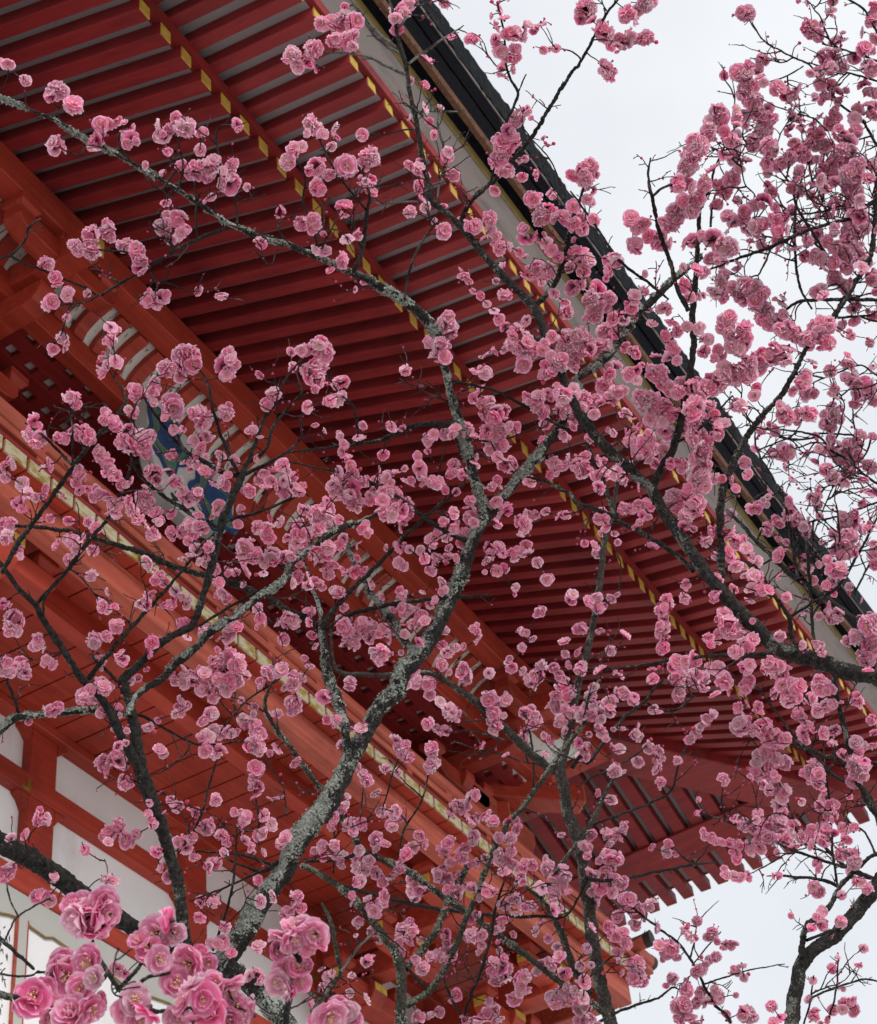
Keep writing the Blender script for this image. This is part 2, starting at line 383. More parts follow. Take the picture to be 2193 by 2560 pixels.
# --- bracket sets
def arm_y(X, y0, y1, z, wd=.13, ht=.16, nose=.07, mat=RED, gold=None, name='bracket_arm', drop=0):
    """arm running out towards the street, its end rounded off below"""
    prof = [(y1, z-ht/2), (y0+nose*1.6, z-ht/2-drop*.8), (y0+nose*.7, z-ht/2+.022-drop), (y0+.02, z-.01-drop), (y0, z+.03-drop), (y0, z+ht/2-drop), (y1, z+ht/2)]
    o = MB().prism([Fm(X-wd/2, y, zz) for y, zz in prof], [Fm(X+wd/2, y, zz) for y, zz in prof]).build(name, mat, GATE, .006)
    if gold: MB().box(X-wd/2+.006, X+wd/2-.006, y0-.006, y0-.0005, z+.0-drop+H+.032, z+ht/2-drop-.004+H).build('gilt_end_plate', gold, o)
    return o
def arm_x(X, y, z, half=.42, wd=.12, ht=.15, mat=RED):
    n_ = .10
    prof = [(-half, z+.0), (-half+.03, z-ht/2+.03), (-half+n_, z-ht/2), (half-n_, z-ht/2), (half-.03, z-ht/2+.03), (half, z), (half, z+ht/2), (-half, z+ht/2)]
    return MB().prism([Fm(X+a, y-wd/2, zz) for a, zz in prof], [Fm(X+a, y+wd/2, zz) for a, zz in prof]).build('bracket_arm', mat, GATE, .006)
def block(X, y, z, wd=.17, ht=.11, mat=RED):
    a, b_ = wd/2, wd/2-.035
    rs = [[Fm(X+i*k, y+j*k, zz) for i, j in ((-1, -1), (1, -1), (1, 1), (-1, 1))] for k, zz in ((b_, z), (a, z+ht*.45), (a, z+ht))]
    return MB().rings(rs).build('bearing_block', mat, GATE, .004)
def bracket_set(X, cut=1.0):
    block(X, 6.35, 7.62, .30, .18)
    for k, (yy, zz) in enumerate(((6.0, 7.92), (5.68, 8.18))):
        arm_y(X, yy-.12, 6.4, zz); arm_x(X, yy, zz+.0, .36+.05*k)
        for a in (-.34-.05*k, 0, .34+.05*k): block(X+a, yy, zz+.085, .16, .09)
        arm_x(X, 6.36, zz, .55)
    arm_y(X, 5.06, 6.4, 8.36, .14, .15, .09); 
    o = arm_y(X-.02, 4.70, 6.4, 8.66, .145, .19, .06, gold=None, drop=.11)
    MB().prism([(X-.02-.066, 4.693, 8.475+H), (X-.02+.066, 4.693, 8.475+H), (X-.02+.066, 4.693, 8.615+H), (X-.02-.066, 4.693, 8.615+H)],
               [(X-.02-.066, 4.699, 8.475+H), (X-.02+.066, 4.699, 8.475+H), (X-.02+.066, 4.699, 8.615+H), (X-.02-.066, 4.699, 8.615+H)]).build('gilt_end_plate', GOLD, o)
    arm_x(X, 4.98, 8.58, .44, .13, .15)
    for a in (-.36, 0, .36): block(X+a, 4.98, 8.655, .17, .095)
for X in (5.50, 11.30): bracket_set(X)
# corner: arms on the diagonal and towards the side
for k, (r_, zz) in enumerate(((.55, 7.95), (1.0, 8.2), (1.62, 8.42))):
    q = .075
    x0, y0 = 11.2, 6.4; x1, y1 = x0+r_*.78, y0-r_*.78
    o = MB().prism([(x0-q, y0-q, zz-.09+H), (x0+q, y0+q, zz-.09+H), (x0+q, y0+q, zz+.09+H), (x0-q, y0-q, zz+.09+H)],
                   [(x1-q, y1-q, zz-.09+H), (x1+q, y1+q, zz-.09+H), (x1+q, y1+q, zz+.09+H), (x1-q, y1-q, zz+.09+H)]).build('bracket_arm', RED, GATE, .01)
    d = .004
    MB().prism([(x1-q+.01+.0008, y1-q+.01-.0008, zz-.08+H), (x1+q-.01+.0008, y1+q-.01-.0008, zz-.08+H), (x1+q-.01+.0008, y1+q-.01-.0008, zz+.08+H), (x1-q+.01+.0008, y1-q+.01-.0008, zz+.08+H)],
               [(x1-q+.01+d, y1-q+.01-d, zz-.08+H), (x1+q-.01+d, y1+q-.01-d, zz-.08+H), (x1+q-.01+d, y1+q-.01-d, zz+.08+H), (x1-q+.01+d, y1-q+.01-d, zz+.08+H)]).build('gilt_end_plate', GOLD, o)
    MB().box(11.2, 11.4+r_*.72, 6.30, 6.43, zz-.085+H, zz+.075+H).build('bracket_arm', RED, GATE, .01)
    MB().box(11.4+r_*.72+.0005, 11.4+r_*.72+.006, 6.31, 6.42, zz-.07+H, zz+.06+H).build('gilt_end_plate', GOLD, GATE)
# big curved boat-shaped block under the corner purlins
prof = [(11.30, 8.30), (11.34, 8.10), (11.50, 8.0), (12.15, 7.98), (12.42, 8.06), (12.50, 8.18), (12.50, 8.30)]
MB().prism([Fm(x, 5.62, z) for x, z in prof], [Fm(x, 5.78, z) for x, z in prof]).build('bracket_arm', REDL, GATE, .012)
# --- carved and painted nosing under the eave, blue and green cloud scrolls on white
def scroll(cx, cz, pts, y0, y1, name, mat, par):
    return MB().prism([Fm(cx+a, y0, cz+c) for a, c in pts], [Fm(cx+a, y1, cz+c) for a, c in pts]).build(name, mat, par)
def cloud(n_, rx, rz, amp, ph, k=1.0):
    return [((rx+amp*math.cos(n_*t+ph))*math.cos(t)*k, (rz+amp*math.cos(n_*t+ph))*math.sin(t)*k) for t in [2*math.pi*i/72 for i in range(72)]]
NBP = ((6.58, 8.46), (6.60, 8.22), (6.66, 7.98), (6.80, 7.74), (7.10, 7.74), (7.38, 7.86), (7.50, 8.02), (7.52, 8.24), (7.30, 8.42))
nb = MB().prism([Fm(x, 5.17, z) for x, z in NBP], [Fm(x, 5.285, z) for x, z in NBP]).build('painted_nosing', GREYW, GATE, .012)
nb['label'] = 'white carved nosing painted with blue and green clouds'
def band(cx, cz, rx, rz, amp, ph):
    for k, (sc_, mt) in enumerate(((1.0, BLUE), (.82, FASC), (.76, GREEN), (.62, FASC), (.57, BLUE))):
        scroll(cx, cz, cloud(5, rx, rz, amp, ph, sc_), 5.165-.006*(k+1), 5.1695-.006*k, 'cloud_scroll', mt, nb)
band(6.77, 8.22, .20, .26, .035, .4); band(7.27, 8.05, .24, .21, .035, 1.9)
for (x, z) in ((6.90, 7.83), (6.97, 7.79), (7.03, 7.84), (6.86, 7.79), (7.02, 7.95)):
    scroll(x, z, cloud(3, .030, .024, .011, x*9), 5.162, 5.1697, 'ink_mark', INK, nb)
# arm that carries the nosing
arm_y(7.02, 5.288, 6.4, 8.10, .13, .2, .0, mat=REDD)

# ---------------------------------------------------------------- balcony
BX1, BY0, BZ = 12.75, 5.0, 6.80
def Bs(s, y, z): return (17.75-y, 17.75-s, z+H)       # side run of the balcony
BP = .1895
bx = [5.355+BP*i for i in range(-12, 39)]
fb0 = None
for x in bx:
    if x+BP > BX1: continue
    if fb0 is None:
        fb0 = MB().box(x+.007, x+BP-.007, BY0, 6.44, BZ+H, BZ+.09+H).build('floor_board', RED, GATE); x0_ = x
        MB().box(x+.012, x+BP-.012, BY0-.012, BY0-.0005, BZ+.001+H, BZ+.088+H).build('gilt_end_plate', PLATE, fb0)
    else:
        o = fb0.copy(); COL.objects.link(o); o.parent = GATE; o.location = (x-x0_, 0, 0)
        for ch in fb0.children: c = ch.copy(); COL.objects.link(c); c.parent = o
MB().box(3.0, BX1, BY0+.02, 6.44, BZ+.093+H, BZ+.12+H).build('balcony_deck', REDD, GATE)
for j in range(26):
    y = BY0+.0+BP*j
    if y > 9.7: break
    o = MB().box(11.9, BX1, y+.007, y+BP-.007, BZ-.0+H, BZ+.09+H).build('floor_board', RED, GATE) if y > 6.44 else None
    if y > BY0+.1:
        MB().box(BX1+.0005, BX1+.012, y+.012, y+BP-.012, BZ+.001+H, BZ+.088+H).build('gilt_end_plate', PLATE, o or GATE)
MB().box(11.9, BX1-.02, 6.441, 9.9, BZ+.093+H, BZ+.12+H).build('balcony_deck', REDD, GATE)
MB().box(3.0, BX1-.08, 5.08, 5.20, 6.60+H, BZ-.002+H).build('edge_beam', REDL, GATE, .008)
MB().box(BX1-.20, BX1-.081, 5.201, 10.0, 6.602+H, BZ-.002+H).build('edge_beam', REDL, GATE, .008)
MB().box(3.0, BX1-.45, 5.49, 5.59, 6.61+H, BZ-.002+H).build('joist_beam', RED, GATE, .006)
MB().box(BX1-.56, BX1-.451, 5.591, 10.0, 6.612+H, BZ-.002+H).build('joist_beam', RED, GATE, .006)
rail = MB()
RY = 5.03
def rail_run(mapf, s0, s1, ext=.0):
    top = MB(); n_ = 24; rs = []
    ss = [s0, s1-.45, s1-.25, s1-.1, s1]; lift = [0, 0, .0, .004, .010]
    for s, l in zip(ss, lift):
        rs.append([mapf(s, RY+.058*math.cos(t), 7.105+l+.062*math.sin(t)) for t in [2*math.pi*i/14 for i in range(14)]])
    o = top.rings(rs).build('balcony_railing', REDL, GATE, 0, True)
    o.data.polygons.foreach_set('use_smooth', [len(p.vertices) == 4 for p in o.data.polygons])
    mid = MB(); mid.prism([mapf(s0, y, z) for y, z in ((RY-.045, 6.965), (RY+.045, 6.965), (RY+.045, 7.015), (RY-.045, 7.015))],
                          [mapf(s1-.10, y, z) for y, z in ((RY-.045, 6.965), (RY+.045, 6.965), (RY+.045, 7.015), (RY-.045, 7.015))])
    mid.build('middle_rail', REDL, o, .006)
    low = MB(); low.prism([mapf(s0, y, z) for y, z in ((RY-.04, 6.892), (RY+.04, 6.892), (RY+.04, 6.93), (RY-.04, 6.93))],
                          [mapf(s1-.18, y, z) for y, z in ((RY-.04, 6.892), (RY+.04, 6.892), (RY+.04, 6.93), (RY-.04, 6.93))])
    low.build('bottom_rail', REDD, o, .004)
    e = MB(); e.rings([[mapf(s1-.055+k*.06, RY+.060*math.cos(t), 7.105+.008+.004*k+.064*math.sin(t)) for t in [2*math.pi*i/14 for i in range(14)]] for k in (0, 1)])
    e.build('rail_end_cap', IRON, o)
    return o
fr = rail_run(Fm, 2.8, BX1+.36)
sr = rail_run(Bs, 7.9, BX1+.16)
def post(par, mapf, s):
    mb = MB()
    rs = []
    for z, a in ((6.931, .03), (7.03, .03), (7.045, .048), (7.06, .05)):
        rs.append([mapf(s+i*a, RY+j*.035, z) for i, j in ((-1, -1), (1, -1), (1, 1), (-1, 1))])
    mb.rings(rs).build('railing_post', REDL, par, .003)
for k in range(-4, 14): post(fr, Fm, 5.46+.54*k)
for k in range(0, 8): post(sr, Bs, BX1-.3-.54*k)
# the carrying brackets below the balcony, with worn gilt noses
def low_bracket(X, small=False):
    arm_y(X, 5.20, 6.4, 6.50, .17, .20, .10, gold=GOLD)
    arm_y(X, 5.62, 6.4, 6.28, .16, .18, .09, gold=GOLD)
    arm_y(X, 5.98, 6.4, 6.06, .16, .18, .09, gold=GOLD)
    for yy, zz in ((5.30, 6.5), (5.70, 6.28), (6.06, 6.06)):
        for a in (-.34, 0, .34): block(X+a, yy+.03, zz+.085+.02, .16, .085)
        o = arm_x(X, yy+.03, zz+.015, .42, .12, .14)
        for sg in (-1, 1):
            MB().box(X+sg*.4225-.004, X+sg*.4225+.004, yy-.02, yy+.08, zz+.02+H, zz+.085+H).build('gilt_end_plate', GOLD, o)
for X in (5.52, 10.32, 11.75): low_bracket(X)

# ---------------------------------------------------------------- lower storey
LX1 = 11.95
pil = [4.10+0.02, 5.66, 7.20, 8.74, 10.28, 11.82]
YP = 6.40
for X in pil:
    MB().box(X-.127, X+.127, YP, YP+.20, .35, 6.735+H).build('pillar', RED, GATE, .012)
MB().box(3.2, LX1, 6.36, 6.60, 6.733+H, BZ-.002+H).build('head_beam', RED, GATE, .006)
def bays():
    for a, b_ in zip(pil[:-1], pil[1:]): yield a+.127, b_-.127
beams = [('tie_beam', 6.25, 6.388, 6.386, 6.47), ('lower_tie_beam', 5.556, 5.69, 6.355, 6.51), ('tie_beam', 3.6, 3.78, 6.36, 6.47), ('ground_beam', -1.2, -1.0, 6.36, 6.47)]
for nm, z0, z1, y0, y1 in beams:
    MB().box(3.0, LX1+.03, y0, y1, z0+H, z1+H).build(nm, RED, GATE, .006)
for a, b_ in bays():
    MB().box(a-.01, b_+.01, 6.462, 6.50, 6.38+H, 6.74+H).build('wall_panel', WHITE, GATE)
    MB().box(a-.01, b_+.01, 6.464, 6.502, 5.68+H, 6.26+H).build('wall_panel', WHITE, GATE)
    MB().box(a-.01, b_+.01, 6.522, 6.56, 3.77+H, 5.57+H).build('wall_panel', WHITE, GATE)
    MB().box(a-.01, b_+.01, 6.50, 6.54, -1.2+H, 3.62+H).build('wall_panel', WHITE, GATE)
    # rounded red fillets in the upper corners of the panels
    for zt, ht in ((6.733, .085), (6.25, .10)):
        for x, sg in ((a, 1), (b_, -1)):
            wd = .085
            prof = [(0, 0), (wd, 0), (wd*.95, -.015), (wd*.5, -.04), (wd*.12, -ht*.85), (0, -ht)]
            MB().prism([Fm(x+sg*(p-.002), 6.402, zt-.001+z) for p, z in prof], [Fm(x+sg*(p-.002), 6.475, zt-.001+z) for p, z in prof]).build('corner_fillet', RED, GATE)
for X in pil:      # tarnished metal angle where beam and pillar cross
    mb = MB(); mb.box(X-.155, X-.128, 6.381, 6.3855, 6.252+H, 6.33+H); mb.box(X-.20, X-.1555, 6.381, 6.3855, 6.252+H, 6.272+H); mb.build('corner_fitting', OLIVE, GATE)
# painted screen boards hung under the lower tie beam: grey cloud band with an ochre outline, pale frame, ink leaves
MB().box(5.0, 9.6, 6.372, 6.394, 3.85+H, 5.553+H).build('painted_screen', WHITE, GATE)
top = [(5.0, 5.40), (5.4, 5.36), (5.9, 5.41), (6.5, 5.33), (6.88, 5.352), (6.94, 5.370), (7.076, 5.394), (7.13, 5.371), (7.19, 5.367), (7.254, 5.361), (7.32, 5.387), (7.5, 5.372), (7.7, 5.395), (8.0, 5.34), (8.4, 5.40), (9.0, 5.36), (9.6, 5.40)]
pts = [(9.6, 5.552), (5.0, 5.552)]+top
gb = MB().prism([Fm(x, 6.366, z) for x, z in pts], [Fm(x, 6.3715, z) for x, z in pts]).build('cloud_band', GREYW, GATE)
ln = MB(); rs = []
for i, (x, z) in enumerate(top): rs.append([Fm(x, 6.361, z-.010), Fm(x, 6.3655, z-.010), Fm(x, 6.3655, z+.006), Fm(x, 6.361, z+.006)])
ln.rings(rs).build('cloud_outline', GOLDL, gb)
for fx in (5.45, 7.012, 8.57):
    MB().box(fx, fx+.072, 6.350, 6.3712, 3.9+H, 5.394+H).build('panel_frame', GREYW, GATE)
    for e in (fx-.0105, fx+.0725): MB().box(e, e+.010, 6.348, 6.3705, 3.9+H, 5.39+H).build('frame_edging', REDL, GATE)
rg = random.Random(4)
ink = MB()
for k in range(230):
    bx_ = 6.62+.03*rg.random()+.33*rg.random(); bz_ = 5.30-.75*rg.random(); an = rg.gauss(-1.9, .7); L_ = rg.uniform(.015, .05); wd = rg.uniform(.002, .005)
    dx, dz = math.cos(an)*L_, math.sin(an)*L_; px, pz = -math.sin(an)*wd, math.cos(an)*wd
    m0 = (bx_+dx*.4, bz_+dz*.4)
    ring = [(bx_, bz_), (m0[0]+px, m0[1]+pz), (bx_+dx, bz_+dz), (m0[0]-px, m0[1]-pz)]
    ink.prism([Fm(x, 6.3685, z) for x, z in ring], [Fm(x, 6.3715, z) for x, z in ring])
ink.build('ink_drawing', INK, GATE)
# side wall of the lower storey
MB().box(LX1-.2, LX1-.02, 6.7, 11.5, .35, 6.73+H).build('wall_panel', WHITE, GATE)
for y in (7.9, 9.4, 10.9): MB().box(LX1-.23, LX1, y-.12, y+.12, .35, 6.73+H).build('pillar', RED, GATE, .01)
for z in (6.32, 5.62, 3.7): MB().box(LX1-.1, LX1+.025, 6.61, 11.5, z-.07+H, z+.07+H).build('tie_beam', RED, GATE, .006)
MB().box(3.0, 12.6, 5.9, 12.0, 0, .35).build('stone_base', GREYW, GATE, .02)
# rafter nail bosses seen as dark round plugs
for px, py in ((5.66, 3.05), (6.33, 3.12)): pass

# ================================================================== the plum trees
# Branches were surveyed on nine 750 x 860 windows of the photo (2.3667 units per photo pixel); every branch gets its own
# distance from the camera, so that its place and thickness are those of a real tree standing in front of the gate.
PAN = {1: (0, 0), 2: (720, 0), 3: (1443, 0), 4: (0, 850), 5: (720, 850), 6: (1443, 850), 7: (0, 1700), 8: (720, 1700), 9: (1443, 1700)}
ZS = 2.36667
def unp(p, x, y): return (PAN[p][0]+x/ZS, PAN[p][1]+y/ZS)
def P3(x, y, d):
    v = np.array([(x-CX)/FPX, -(y-CY)/FPX, 1.0])*d
    return CAM.T @ v + np.array([0, 0, H])
# tree key, bark, depth at start, depth at end, then panel:x,y,width triples
TREES = {
 'A': dict(label='lichen-crusted plum tree whose forked trunk climbs from bottom left to the eaves', bark=BARK_L, pink='mid', dens=2.2),
 'B': dict(label='plum tree with one dark limb sweeping from the right edge up to the thatch', bark=BARK_D, pink='mid', dens=2.2),
 'C': dict(label='grey-barked plum tree with a straight trunk in front of the balcony corner', bark=BARK_G, pink='far', dens=2.1),
 'D': dict(label='plum tree with a thick dark bent trunk against the white sky at lower right', bark=BARK_D, pink='far', dens=2.1),
 'E': dict(label='plum tree of thin tangled twigs and mauve blossom against the sky at upper right', bark=BARK_D, pink='far', dens=3.8),
 'F': dict(label='small mossy plum tree forking low beneath the balcony brackets, bottom centre', bark=BARK_M, pink='far', dens=2.0),
 'G': dict(label='nearest plum shoots with very large bright pink double blossoms, bottom left corner', bark=BARK_D, pink='near', dens=.4),
}
